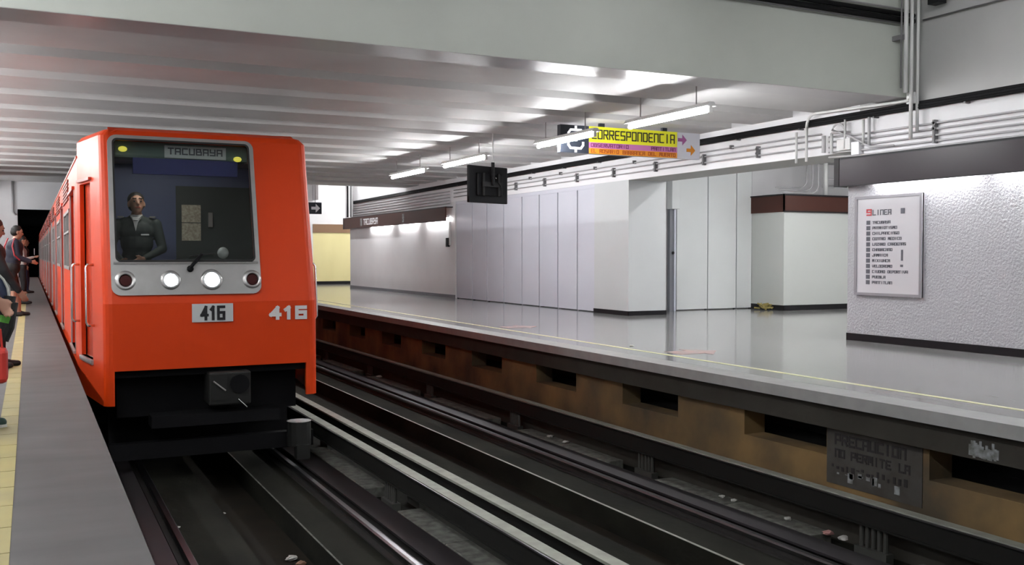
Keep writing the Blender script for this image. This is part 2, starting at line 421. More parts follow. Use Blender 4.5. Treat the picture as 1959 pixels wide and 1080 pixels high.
# fascia beam above the passage and the panels
fb = struct('fascia_beam', box(XW, 11.05, WE, 27.5, 2.58, 3.42), 'fascia', label='white fascia beam carrying conduits above the far platform', cat='beam')
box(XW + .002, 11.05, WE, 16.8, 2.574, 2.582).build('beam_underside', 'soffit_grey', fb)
cl = struct('column', box(XW, 11.06, 15.6, 16.85, 0, 2.58), 'column_paint', label='square white column beside the grey metal panels', cat='column')
MB().box(XW - .012, 11.07, 15.588, 15.6, 0, .085).box(XW - .012, XW, 15.588, 16.86, 0, .085).build('baseboard', 'baseboard', cl)
# grey sheet partition
edges_px = [16.85, 17.58, 18.42, 19.27, 20.13, 21.1, 22.05, 22.95, 24.0]
gp = empty('metal_partition', (XW + .1, 20.4, 0), 'grey metal sheet partition closing the opening beside the white column', 'partition')
for a, b in zip(edges_px, edges_px[1:]):
    box(XW + .03, XW + .07, a + .022, b - .022, .02, 2.5).build('panel', 'sheet_grey', gp)
    box(XW + .05, XW + .1, b - .03, b + .03, 0, 2.5).build('post', 'seam_grey', gp)
box(XW + .02, XW + .08, 16.85, 24.0, 2.5, 2.58).build('top_rail', 'sheet_grey', gp)
# white panels at the back of the passage
wp = empty('metal_partition', (13, 16.7, 0), 'white metal sheet partition at the back of the passage', 'partition')
for a, b in ((12.03, 12.84), (12.84, 13.6), (13.6, 14.02)):
    box(a + .012, b - .012, 16.6, 16.64, .02, 3.2).build('panel', 'sheet_white', wp)
    box(b - .02, b + .02, 16.63, 16.68, 0, 3.2).build('post', 'seam_grey', wp)
struct('wall_passage', box(11.05, 20, 16.68, 16.9, 0, 3.2), 'white_wall', label='white wall behind the passage partition', cat='wall')
dp = empty('door_post', (11.92, 16.55, 0), 'narrow grey steel door post with white box on top beside the column', 'post')
box(11.84, 12.0, 16.56, 16.64, 0, 2.1).build('post', 'seam_grey', dp)
box(11.93, 11.97, 16.53, 16.56, 0, 2.1).build('post_rib', 'sheet_grey', dp)
box(11.82, 12.02, 16.46, 16.66, 2.1, 2.9).build('cover_box', 'sheet_white', dp, bevel=.01)
MB().ball((11.9, 16.53, 1.2), .03).build('lock', 'dark_metal', dp)
struct('wall_passage', box(19.8, 20, WE - 2, 16.9, 0, 3.2), 'white_wall', label='white wall closing the side passage', cat='wall')
struct('wall_passage', box(10.5, 20, WE - .3, WE - .1, 0, 3.2), 'white_wall', label='white passage wall behind the stucco wall', cat='wall')
# kiosk block in the passage
kk = struct('corner_block', box(14.02, 19.8, 15.6, 16.68, 0, 2.05), 'kiosk_white', label='white corner block with a dark brown band in the passage', cat='wall')
MB().box(13.99, 19.8, 15.57, 15.6, 2.05, 2.42).box(13.99, 14.02, 15.57, 16.68, 2.05, 2.42).build('band', 'band_brown', kk)
MB().box(13.97, 19.8, 15.55, 15.57, 2.39, 2.42).box(13.97, 13.99, 15.55, 16.68, 2.39, 2.42).box(13.97, 19.8, 15.55, 15.57, 2.05, 2.075).build('band_edge', 'baseboard', kk)
MB().box(14.0, 19.8, 15.585, 15.6, 0, .11).box(14.005, 14.02, 15.585, 16.68, 0, .11).build('baseboard', 'baseboard', kk)
# ---- right wall: far part
fw = struct('wall_right', box(XW, 10.5, 24.0, 33.5, 0, 5.2), 'white_wall', label='white wall lit from under a brown sign band at the far end', cat='wall')
struct('baseboard_right', box(XW - .015, XW, 24.0, 33.5, 0, .09), 'seam_grey', label='dark baseboard below the far lit wall', cat='baseboard')
struct('wall_end', box(10.05, 16, 38, 38.3, 0, 2.05), 'yellow_wall', label='pale yellow wall at the far end of the far platform', cat='wall')
struct('baseboard_end', box(10.05, 16, 37.98, 38, 0, .12), 'baseboard', label='black baseboard under the yellow wall', cat='baseboard')
struct('trim_1', box(10.05, 16, 37.96, 38.3, 2.05, 2.38), 'brown_trim', label='brown beam above the yellow wall', cat='trim')
struct('wall_end', box(10.05, 16, 38.1, 38.4, 2.38, 5.2), 'white_wall', label='bright white wall above the yellow wall', cat='wall')
struct('wall_end', box(6, 10.05, 38, 38.3, 0, 5.2), 'white_wall', label='white wall at the end of the platform behind the train', cat='wall')
struct('wall_end', box(15.8, 16, 33.2, 38.3, 0, 5.2), 'white_wall', label='white side wall of the far stair lobby', cat='wall')
struct('wall_end', box(10.5, 16, 33.0, 33.3, 0, 5.2), 'white_wall', label='white wall facing the yellow wall', cat='wall')
struct('stair_soffit', prism([(10.06, 5.0), (10.06, 3.3), (11.25, 5.0)], 'y', 37.2, 38.1), 'fascia', label='sloping grey underside of a stair above the yellow wall', cat='stair')

# ================================================================= LIGHTS
def tube_light(x, y0, y1, z, top, label, group='fluorescent ceiling lights'):
    t = empty('fluorescent_light', (x, (y0 + y1) / 2, z), label, 'light', group)
    tube([(x, y0, z), (x, y1, z)], .024, 8).build('lamp_tube', 'tube_lit', t)
    prism([(x - .07, z + .045), (x + .07, z + .045), (x + .035, z + .095), (x - .035, z + .095)], 'y', y0 - .04, y1 + .04).build('housing', 'fixture_white', t)
    for yy in (y0, y1): box(x - .02, x + .02, yy - .03, yy + .01, z - .03, z + .05).build('lamp_holder', 'fixture_white', t)
    for f in (.15, .85):
        yy = y0 + (y1 - y0) * f
        tube([(x, yy, z + .09), (x, yy, top)], .008, 6).build('hanger_rod', 'rod_grey', t)
    return t
seq = ['nearest hanging fluorescent tube light, right of the yellow sign', 'hanging fluorescent tube light passing the left end of the yellow sign',
       'hanging fluorescent tube light just behind the black monitor', 'farthest hanging fluorescent tube light, left of the black monitor']
for (a, b), l in zip(((9.25, 10.95), (11.85, 13.55), (15.5, 17.4), (18.4, 20.4)), seq): tube_light(7.17, a, b, 2.85, SOF, l)
for a in (-5, -.4, 4.6): tube_light(7.22, a, a + 1.9, 4.6, 5.0, 'fluorescent tube light hung from the high ceiling over the far platform', 'lights of the near high bay, far platform')
for a in (-5, -1.5, 1.5, 3.9, 6.3): tube_light(-1.3, a, a + 1.9, 4.6, 5.0, 'fluorescent tube light hung from the high ceiling over the near platform', 'lights of the near high bay, near platform')
for a in (9.9, 12.0, 14.1, 16.2, 18.3, 20.4, 22.5): tube_light(-1.85, a, a + 1.8, 2.88, SOF, 'fluorescent tube light under the low ceiling over the near platform', 'lights over the near platform')
for a in (30, 35, 40, 46, 51, 54): tube_light(-2.4, a, a + 1.9, 3.9, 5.0, 'fluorescent tube light above the far end of the near platform', 'lights above the far end')
for a in (28.6, 31.2): tube_light(8.6, a, a + 1.7, 4.3, 5.0, 'fluorescent tube light above the far end of the far platform', 'lights above the far end of the far platform')
for a in (10.9, 12.4, 14.2): tube_light(a, 34.6, 36.6, 4.3, 5.0, 'fluorescent tube light in the lobby of the yellow wall', 'lobby lights')
for a in (11.7, 13.2, 15.6): tube_light(a, 11.9, 13.6, 3.08, SOF, 'fluorescent tube light under the side passage ceiling', 'passage lights')

# sign bands with wall-washing tubes
def band(xw, y0, y1, tubes, m, label, zb=2.08, zt=2.43, depth=.22):
    t = empty('sign_band', (xw - depth / 2, (y0 + y1) / 2, zb), label, 'sign band')
    box(xw - depth, xw - depth + .03, y0, y1, zb, zt).build('front_panel', m, t)
    box(xw - depth, xw, y0, y1, zt, zt + .025).build('top_cap', 'baseboard', t)
    box(xw - depth, xw, y1, y1 + .02, zb - .01, zt + .025).build('end_cap', 'baseboard', t)
    box(xw - depth - .004, xw - depth + .034, y0, y1, zb - .012, zb).build('bottom_edge', 'baseboard', t)
    box(xw - depth - .006, xw - depth, y1 - .07, y1 + .02, zb - .012, zt + .025).build('end_edge', 'baseboard', t)
    for a, b in tubes:
        q = tube([(xw - .07, a, zb + .05), (xw - .07, b, zb + .05)], .02, 8).build('lamp_tube', 'wash_lit', t)
        box(xw - .11, xw - .03, a - .03, b + .03, zb + .09, zb + .14).build('lamp_housing', 'fixture_white', t)
    return t
nb = band(10.0, Y0, WE + .02, [(7.85, 9.35), (6.05, 7.55), (4.2, 5.7), (2.3, 3.8), (.4, 1.9)], 'band_purple', 'glossy dark sign band above the stucco wall')
fbnd = band(XW, 24.15, 33.6, [(24.35, 26.0), (26.75, 28.3), (29.05, 31.1)], 'band_brown', 'brown sign band above the far lit wall')
text_mb('TACUBAYA', (XW - .222, 31.25, 2.17), 1.45, .17, .035, right=(0,-1,0)).build('lettering', 'text_white', fbnd, label='white station lettering')
fr_ = MB().box(XW - .226, XW - .222, 31.4, 31.62, 2.13, 2.38); fr_.build('station_icon', 'worn_white', fbnd)
MB().box(XW - .226, XW - .222, 27.35, 27.5, 2.13, 2.38).build('station_icon', 'worn_white', fbnd)

# ================================================================= SIGNS, MONITOR, BOARD
# hanging transfer sign
SY = 13.0
ts = empty('hanging_sign', (8.6, SY, 2.73), 'long yellow, pink and orange transfer sign hanging over the far platform', 'sign')
xa, xb, xc, xd = 7.27, 7.76, 9.42, 9.88
zt, zb = 3.14, 2.72
box(xa, xd, SY, SY + .09, zb, zt).build('sign_box', 'sign_white', ts)
box(xa, xb, SY - .012, SY, zb, zt).build('icon_panel', 'sign_black', ts, label='black panel with white transfer emblem')
box(xa - .01, xa, SY - .012, SY + .09, zb, zt).build('end_cap', 'sign_black', ts)
h = zt - zb
z1 = zt - h * .58; z2 = zt - h * .79
pa = box(xb, xc, SY - .012, SY, z1, zt).build('title_panel', 'sign_yellow', ts)
pb = box(xb, xc, SY - .012, SY, z2, z1).build('line_panel', 'sign_pink', ts)
pc = box(xb, xc, SY - .012, SY, zb, z2).build('line_panel', 'sign_orange', ts)
text_mb('CORRESPONDENCIA', (xb + .06, SY - .012, z1 + .06), 1.54, .13, .018).build('lettering', 'ink', pa)
text_mb('OBSERVATORIO', (xb + .04, SY - .012, z2 + .02), .68, .05, .010).build('lettering', 'sign_purple_dark', pb)
text_mb('PANTITLAN', (xc - .5, SY - .012, z2 + .02), .46, .05, .010).build('lettering', 'sign_purple_dark', pb)
text_mb('EL ROSARIO', (xb + .04, SY - .012, zb + .02), .5, .05, .010).build('lettering', 'sign_orange_dark', pc)
text_mb('BARRANCA DEL MUERTO', (xb + .62, SY - .012, zb + .02), 1.0, .05, .010).build('lettering', 'sign_orange_dark', pc)
# emblem: rounded ring broken on both sides with a small knob above and below
em = MB(); ex = (xa + xb) / 2 + .01; ez = (zt + zb) / 2
def ribbon(mb, pts, wd, yf, th):
    for a, b in zip(pts, pts[1:]):
        th += .0005
        p = Vector(a); q = Vector(b); d = (q - p).normalized(); e = Vector((-d.y, d.x)) * wd / 2; p = p - d * wd * .3; q = q + d * wd * .3
        c = [p - e, q - e, q + e, p + e]
        mb.add([(k.x, yf, k.y) for k in c] + [(k.x, yf - th, k.y) for k in c], [(0,1,2,3),(7,6,5,4),(4,5,1,0),(5,6,2,1),(6,7,3,2),(7,4,0,3)])
ribbon(em, [(ex-.13, ez-.02), (ex-.13, ez+.09), (ex-.09, ez+.14), (ex+.09, ez+.14), (ex+.13, ez+.09), (ex+.13, ez+.02)], .035, SY - .012, .006)
ribbon(em, [(ex-.13, ez-.02), (ex-.13, ez-.09), (ex-.09, ez-.14), (ex+.09, ez-.14), (ex+.13, ez-.09), (ex+.13, ez-.05)], .035, SY - .012, .006)
ribbon(em, [(ex-.13, ez-.02), (ex+.02, ez-.02)], .03, SY - .012, .006)
ribbon(em, [(ex, ez+.15), (ex, ez+.19)], .04, SY - .012, .006); ribbon(em, [(ex, ez-.15), (ex, ez-.19)], .04, SY - .012, .006)
em.build('emblem', 'text_white', ts)
def arrow(cx, cz, s, yf, th=.006):
    p = [(cx - s, cz - s*.32), (cx, cz - s*.32), (cx, cz - s), (cx + s, cz), (cx, cz + s), (cx, cz + s*.32), (cx - s, cz + s*.32)]
    return prism(p, 'y', yf - th, yf)
arrow(9.53, 3.02, .085, SY).build('arrow', 'arrow_purple', ts)
arrow(9.70, 2.86, .085, SY).build('arrow', 'arrow_orange', ts)
for xx in (8.02, 9.2): box(xx - .045, xx + .045, SY + .02, SY + .07, zt, SOF + .02).build('hanger', 'sign_black', ts)
# arrow sign far away
asn = empty('hanging_sign', (7.3, 28.4, 2.37), 'small black hanging sign with white arrow beside the train corner', 'sign')
box(6.75, 7.78, 28.4, 28.5, 2.37, 2.71).build('sign_box', 'sign_black', asn)
arrow(7.6, 2.54, .13, 28.4).build('arrow', 'text_white', asn)
for xx in (6.95, 7.6): tube([(xx, 28.45, 2.71), (xx, 28.45, 5.0)], .012, 6).build('hanger', 'rod_grey', asn)
# monitor, back towards the viewer
tv = empty('monitor', (6.97, 15.0, 2.03), 'black flat monitor hung over the far platform with its back to the viewer', 'monitor', rz=R(-26.36 + 46))
box(-.455, .455, -.03, .03, 0, .62).build('screen_body', 'tv_black', tv, local=True, bevel=.012)
box(-.3, .3, -.07, -.03, .12, .5).build('back_housing', 'tv_black', tv, local=True, bevel=.015)
MB().box(-.2, -.16, -.1, -.07, .12, .5).box(.16, .2, -.1, -.07, .12, .5).box(-.22, .22, -.115, -.095, .27, .35).build('mount_bracket', 'tv_metal', tv, local=True)
MB().tube([(0, -.13, .3), (0, -.13, .68)], .03, 8).build('mount_sleeve', 'tv_black', tv, local=True)
MB().tube([(0, -.13, .66), (0, -.13, 1.17)], .011, 8).build('ceiling_pole', 'fixture_white', tv, local=True)
MB().tube([(.18, -.13, .22), (.18, -.13, .3), (.05, -.14, .4), (.02, -.13, .6)], .008, 6).build('cable', 'cable_black', tv, local=True)
MB().ball((.07, -.125, .42), .014, 8, 6).build('screw', 'chrome', tv, local=True)
# station list board
ya, yb_ = 9.72, 8.62   # left edge is farther away
lb = empty('station_board', (9.98, 9.2, .62), 'framed white station list board on the stucco wall', 'board')
ba, bb = 8.60, 9.70
z0b, z1b = .62, 1.93
box(9.965, 9.99, ba, bb, z0b, z1b).build('board_face', 'board_face', lb)
fm = 'frame_grey'
for a, b, c, d in ((ba, ba + .035, z0b, z1b), (bb - .035, bb, z0b, z1b), (ba + .035, bb - .035, z0b, z0b + .035), (ba + .035, bb - .035, z1b - .035, z1b)):
    box(9.945, 9.985, a, b, c, d).build('frame_bar', fm, lb)
rt = (0, -1, 0)
def btxt(s, u, z, wd, hh, st, m): text_mb(s, (9.964, bb - u, z), wd, hh, st, th=.003, right=rt).build('lettering', m, lb)
btxt('9', .2, 1.68, .07, .07, .018, 'board_red'); btxt('LINEA', .3, 1.68, .3, .06, .012, 'print_grey')
box(9.958, 9.964, bb - .82, bb - .76, 1.68, 1.75).build('station_icon', 'print_grey', lb)
names = ['TACUBAYA', 'PATRIOTISMO', 'CHILPANCINGO', 'CENTRO MEDICO', 'LAZARO CARDENAS', 'CHABACANO', 'JAMAICA', 'MIXIUHCA', 'VELODROMO', 'CIUDAD DEPORTIVA', 'PUEBLA', 'PANTITLAN']
for i, s in enumerate(names):
    z = 1.565 - i * .0715
    box(9.958, 9.964, bb - .255, bb - .195, z - .012, z + .042).build('station_icon', 'print_grey', lb)
    btxt(s, .30, z, .036 * len(s), .03, .008, 'print_grey')
fad = MB(); fad.box(9.960, 9.964, bb - .80, bb - .77, 1.08, 1.22).box(9.960, 9.964, bb - .80, bb - .76, 1.0, 1.03).build('scribble', 'print_grey', lb)
# call box on far wall
sw = empty('wall_switch', (XW - .03, 24.45, 1.35), 'small black switch box with white conduit on the far lit wall', 'switch box')
box(XW - .06, XW, 24.38, 24.52, 1.38, 1.62).build('switch_body', 'tv_black', sw)
tube([(XW - .03, 24.3, 1.42), (XW - .03, 24.3, 2.06)], .03, 8).build('conduit', 'conduit_white', sw)

# painted warning on the platform wall
wn = empty('painted_notice', (6.14, 5.75, -.82), 'faded painted warning notice on the wall under the far platform', 'notice')
yl, yr_ = 6.28, 5.28
box(6.143, 6.15, yr_, yl, -.80, -.335).build('painted_patch', 'sign_faded', wn)
text_mb('PRECAUCION', (6.143, yl - .1, -.45), .74, .075, .018, th=.002, right=rt).build('lettering', 'faded_ink', wn)
for wd_, u_, l_ in (('NO', 0, .10), ('PERMITE', .18, .41), ('LA', .68, .10)): text_mb(wd_, (6.143, yl - .1 - u_, -.56), l_, .06, .015, th=.002, right=rt).build('lettering', 'faded_ink', wn)
wm = MB()
for k in range(15):
    u = .06 + k * .055; hh = random.uniform(.015, .06); wm.box(6.139, 6.143, yl - u - random.uniform(.015, .04), yl - u, -.66 + random.uniform(-.02, .02), -.66 + hh)
wm.build('worn_marks', 'faded_ink', wn, kind='stuff')
wm = MB()
for k in range(12):
    u = .04 + random.random() * .7; wm.box(6.1395, 6.143, yl - u - random.uniform(.02, .06), yl - u, -.74 + random.uniform(-.03, .05), -.70 + random.uniform(0, .05))
wm.build('worn_marks', 'worn_white', wn, kind='stuff')
pp = MB()
for k in range(14): pp.box(6.044, 6.05, 4.55 + k * .017, 4.57 + k * .017, -.30 + random.uniform(0, .02), -.20 + random.uniform(-.03, .03))
pp.build('paint_splash', 'worn_white', None, label='white paint splash on the beam under the far platform edge', cat='paint mark')

# ================================================================= CONDUITS
XC = XW - .04
def run(name, pts, r, m, label, cat='conduit', n=8, group=None): return tube(pts, r, n).build(name, m, None, smooth=True, label=label, cat=cat, group=group)
cb = empty('cable_bundle', (XC, 18, 3.0), 'thick black cable bundle running along the top of the fascia', 'cable')
for dx, dz, r in ((0, 0, .028), (.02, .035, .024), (-.01, -.03, .02)):
    tube([(XC - .02 + dx, Y0 + 1, 3.03 + dz), (XC - .02 + dx, 9.2, 3.05 + dz), (XC - .02 + dx, 18, 3.04 + dz), (XC - .02 + dx, 24, 3.02 + dz), (XC - .02 + dx, 33, 2.98 + dz)], r, 8).build('cable', 'cable_black', cb, smooth=True)
for k in range(18):
    yy = 2.5 + k * 1.41
    box(XC - .05, XW, yy - .015, yy + .015, 2.98, 3.0).build('cable_hook', 'clamp', cb)
farz = [(2.88, 'upper thin'), (2.80, 'middle'), (2.70, 'lower')]
for z, nm in farz:
    run('conduit', [(XC, 10.55, z), (XC, 24.0, z)], .012, 'conduit', f'{nm} steel conduit of the three along the white fascia')
nearz = [(2.80, 'topmost'), (2.73, 'second from top'), (2.65, 'third from top'), (2.58, 'fourth from top'), (2.515, 'lowest')]
for z, nm in nearz:
    run('conduit', [(XC, 1.0, z), (XC, 9.9, z), (XC, 10.4, z + .02)], .013, 'conduit', f'{nm} of five steel conduits above the dark sign band')
for k, z in enumerate((2.55, 2.63, 2.71, 2.79, 2.87)):
    run('conduit', [(XC, 24.3, z), (XC, 33.3, z)], .02, 'conduit', f'{("lowest", "second lowest", "middle", "second highest", "highest")[k]} of five conduits above the brown band at the far end')
for k in range(6):
    yy = 13.26 + k * 1.41
    t = empty('pipe_clamp', (XC, yy, 2.66), ('', 'second', 'third', 'fourth', 'fifth', 'last')[k] + ' small steel double clamp along the fascia, counted leftwards from the yellow sign' if k else 'small steel double clamp on the fascia conduits under the right end of the yellow sign', 'clamp', 'pipe clamps on the fascia')
    box(XC - .025, XW, yy - .018, yy + .018, 2.66, 2.84).build('bar', 'clamp', t)
    for z in (2.70, 2.80): box(XC - .035, XC + .02, yy - .03, yy + .03, z - .018, z + .018).build('saddle', 'clamp', t)
    box(XC - .03, XW, yy - .72 - .014, yy - .72 + .014, 2.86, 2.92).build('hook', 'clamp', t)
for k, yy in enumerate((11.9, 8.6, 7.2, 5.8)):
    t = empty('pipe_clamp', (XC, yy, 2.5), ('steel clamp bar on the conduits left of the vertical pipes', 'steel clamp bar on the conduits above the left end of the dark sign band', 'steel clamp bar above the middle of the dark sign band', 'steel clamp bar at the right edge above the dark sign band')[k], 'clamp', 'clamp bars on the near conduits')
    box(XC - .03, XW, yy - .015, yy + .015, 2.55 if yy < 10 else 2.66, 2.84).build('bar', 'clamp', t)
    for z in (2.80, 2.73): box(XC - .03, XC + .02, yy - .03, yy + .03, z - .016, z + .016).build('saddle', 'clamp', t)
# pipe that climbs, bends and follows the ceiling to the corner, then rises
run('conduit', [(XC - .09, 10.75, 2.5), (XC - .09, 10.75, 3.0)] + arc((XC - .09, 10.58, 3.0), .17, 0, 90, 5, 'yz') + [(XC - .09, 9.05, 3.12), (XC - .09, 8.93, 3.12)], .02, 'conduit_white', 'white pipe bending from the fascia to the ceiling corner')
box(XC - .09, XC - .01, 8.85, 8.97, 3.08, 3.22).build('junction_box', 'conduit_white', None, label='white junction box at the beam corner', cat='junction box')
for xx, yy, z0, zt_, r, l in ((9.93, 8.86, 3.2, 5.0, .028, 'thick white riser pipe against the green beam'), (10.03, 8.86, 2.62, 5.0, .024, 'white riser pipe in the corner of the green beam, second from the wall'),
                             (10.12, 8.84, 2.72, 5.0, .02, 'white riser pipe closest to the right wall'), (9.86, 8.87, 3.25, 5.0, .012, 'thin dark riser conduit left of the white riser pipes')):
    run('riser_pipe', [(xx, yy, z0), (xx, yy, zt_)], r, 'conduit_white' if r > .015 else 'clamp', l, 'pipe')
box(9.84, 9.89, 8.85, 9.0, 3.86, 3.92).build('pipe_clamp', 'clamp', None, label='dark clamp on the risers beside the green beam', cat='clamp')
bc = empty('cable_bundle', (8, 8.95, 4.1), 'black cable tray high on the green beam', 'cable')
for dz, r, m in ((0, .035, 'cable_black'), (.07, .03, 'cable_black'), (.13, .012, 'conduit'), (-.05, .012, 'clamp')):
    tube([(2, 8.94, 4.16 + dz), (10.15, 8.94, 4.13 + dz)], r, 8).build('cable', m, bc, smooth=True)
run('conduit', [(XC, 8.8, 4.12), (XC, 2, 4.10)], .01, 'clamp', 'thin dark conduit high on the right upper wall')
camd = empty('loudspeaker', (10.1, 8.5, 4.22), 'dark wall fitting at the top edge of the right wall', 'fitting')
box(9.98, 10.12, 8.42, 8.58, 4.24, 4.5).build('body', 'tv_black', camd); box(10.1, 10.2, 8.47, 8.53, 4.3, 4.36).build('bracket', 'clamp', camd)
# tangle at the end of the fascia
vert = [(11.0, 2.5, 2.95, 'conduit_white', .018), (10.45, 2.6, 2.84, 'conduit', .03), (10.3, 2.58, 2.86, 'conduit_white', .022), (10.05, 2.62, 3.02, 'conduit_white', .016), (9.72, 2.66, 2.98, 'conduit_white', .018), (9.62, 2.62, 3.0, 'conduit', .02)]
for i, (yy, a, b, m, r) in enumerate(vert):
    run('conduit', [(XC - .05, yy, a), (XC - .05, yy, b)], r, m, ('white vertical pipe stub left of the bent pipe', 'grey vertical pipe stub right of the bent pipe', 'white vertical pipe stub above the passage opening', 'thin white vertical pipe crossing the conduits', 'white short pipe above the left end of the dark sign band', 'grey short pipe above the left end of the dark sign band')[i], 'pipe')
run('conduit', [(XC - .05, 10.3, 2.86)] + arc((XC - .05, 10.18, 2.86), .12, 180, 20, 6, 'yz')[::-1][::-1] + [(XC - .05, 9.95, 2.78), (XC - .05, 9.6, 2.60), (XC - .05, 9.2, 2.58)], .014, 'conduit', 'curved conduit looping over the fascia end')
jb = box(XC - .06, XW, 9.95, 10.2, 2.6, 2.76).build('junction_box', 'conduit_white', None, label='white junction box among the conduits at the fascia end', cat='junction box', bevel=.008)
jb = box(XC - .05, XW, 9.8, 9.94, 2.52, 2.7).build('junction_box', 'fascia', None, label='tall pale junction box right of the fascia end', cat='junction box', bevel=.008)
# conduits above the corner block
for k, z in enumerate((2.46, 2.52, 2.58)):
    yk = 15.75 + k * .1; xk = 15.1 - k * .07
    run('conduit', [(14.1, yk, z), (xk - .2, yk, z)] + arc((xk - .2, yk, z + .2), .2, 270, 360, 5, 'xz') + [(xk, yk, 3.15)], .016, 'conduit', ('lowest', 'middle', 'highest')[k] + ' of three bent conduits above the corner block')
run('conduit', [(15.35, 15.8, 2.43), (15.35, 15.8, 3.2)], .05, 'conduit_white', 'white vertical pipe standing above the corner block', 'pipe')
for k, z in enumerate((2.62, 2.8)):
    run('conduit', [(15.3, 15.85, z), (19.5, 15.85, z)], .016, 'conduit', ('lower', 'upper')[k] + ' straight conduit above the brown band of the corner block')
run('conduit', [(16.3, 15.8, 2.43), (16.3, 15.8, 3.2)], .02, 'clamp', 'dark vertical conduit above the corner block', 'conduit')
# far left conduit on the end wall
run('conduit', [(-.75, 56.9, 5), (-.75, 56.9, 3.4), (-.6, 56.85, 3.25)], .05, 'conduit', 'grey conduit on the white wall by the tunnel mouth')
fe = empty('conduit_rack', (XC, 33.2, 2.4), 'cluster of dark vertical cables at the end of the far lit wall', 'cables')
for k, yy in enumerate((32.7, 32.9, 33.25, 33.4)): tube([(XC - .12, yy, 2.48), (XC - .12, yy, 4.9)], .03, 6).build('cable', ('conduit', 'clamp', 'cable_black', 'conduit')[k], fe)

# ================================================================= FLOOR MARKS AND LITTER
def mark(x, y, s, label):
    p = [(x - .32*s, y - .22*s), (x + .1*s, y - .22*s), (x + .1*s, y - .42*s), (x + .48*s, y), (x + .1*s, y + .42*s), (x + .1*s, y + .22*s), (x - .32*s, y + .22*s)]
    prism(p, 'z', .0005, .003).build('floor_sticker', 'red_mark', None, label=label, cat='sticker', group='faded red floor stickers')
mark(7.0, 13.95, .75, 'faded red floor sticker far along the yellow line'); mark(7.02, 9.4, .8, 'faded red floor sticker nearer, beside the yellow line')
def litter(x, y, z, s, m, label):
    mb = MB().ball((x, y, z + s * .3), (s, s * .8, s * .35), 7, 5)
    mb.v = [(a + random.uniform(-.25, .25) * s, b + random.uniform(-.25, .25) * s, max(z, c + random.uniform(-.12, .12) * s)) for a, b, c in mb.v]
    mb.build('litter', m, None, label=label, cat='litter', group='litter on the tracks')
litter(1.95, 8.13, -1.42, .055, 'litter_white', 'crumpled white paper in the drain channel of the train track')
litter(1.99, 7.96, -1.42, .05, 'litter_brown', 'crumpled brown wrapper beside the white paper in the drain channel')
litter(5.75, 5.86, -1.1, .05, 'litter_pink', 'pink wrapper below the painted notice near the far platform wall')
litter(5.75, 5.69, -1.1, .045, 'litter_white', 'white scrap of paper just right of the pink wrapper')
litter(5.75, 6.33, -1.1, .04, 'litter_white', 'small white scrap left of the pink wrapper')
litter(5.75, 7.2, -1.1, .032, 'litter_white', 'left one of two pale scraps between the rail brackets by the far wall')
litter(5.75, 7.03, -1.1, .034, 'litter_white', 'right one of two pale scraps between the rail brackets by the far wall')
litter(5.75, 10.54, -1.1, .045, 'litter_white', 'left one of two far pale scraps beside the empty track')
litter(5.75, 10.15, -1.1, .045, 'litter_white', 'right one of two far pale scraps beside the empty track')
litter(5.75, 17.1, -1.1, .06, 'litter_white', 'tiny pale scrap right beside the train on the empty track')
litter(1.70, 9.9, -1.42, .022, 'litter_white', 'tiny white chip in the drain channel in front of the train')
litter(1.12, 8.75, -1.2, .022, 'litter_white', 'tiny pale chip beside the rail near the platform edge')
litter(6.82, 10.35, 0, .03, 'litter_white', 'white paper scrap beside the yellow line on the far platform floor')
for k, (dx, l) in enumerate(((0, 'yellowish heap of rubbish at the foot of the corner block'),)):
    mb = MB()
    for i in range(26):
        a = random.uniform(0, 3.1); p = Vector((13.92 + random.uniform(-.22, .18), 15.95 + random.uniform(-.15, .15), .03 + random.uniform(0, .1)))
        d = Vector((math.cos(a), math.sin(a), random.uniform(-.2, .5))) * .12; mb.tube([p - d / 2, p + d / 2], .018, 5)
    mb.v = [(x, y, max(.002, z)) for x, y, z in mb.v]
    mb.build('rubbish_heap', 'straw', None, label=l, cat='rubbish')

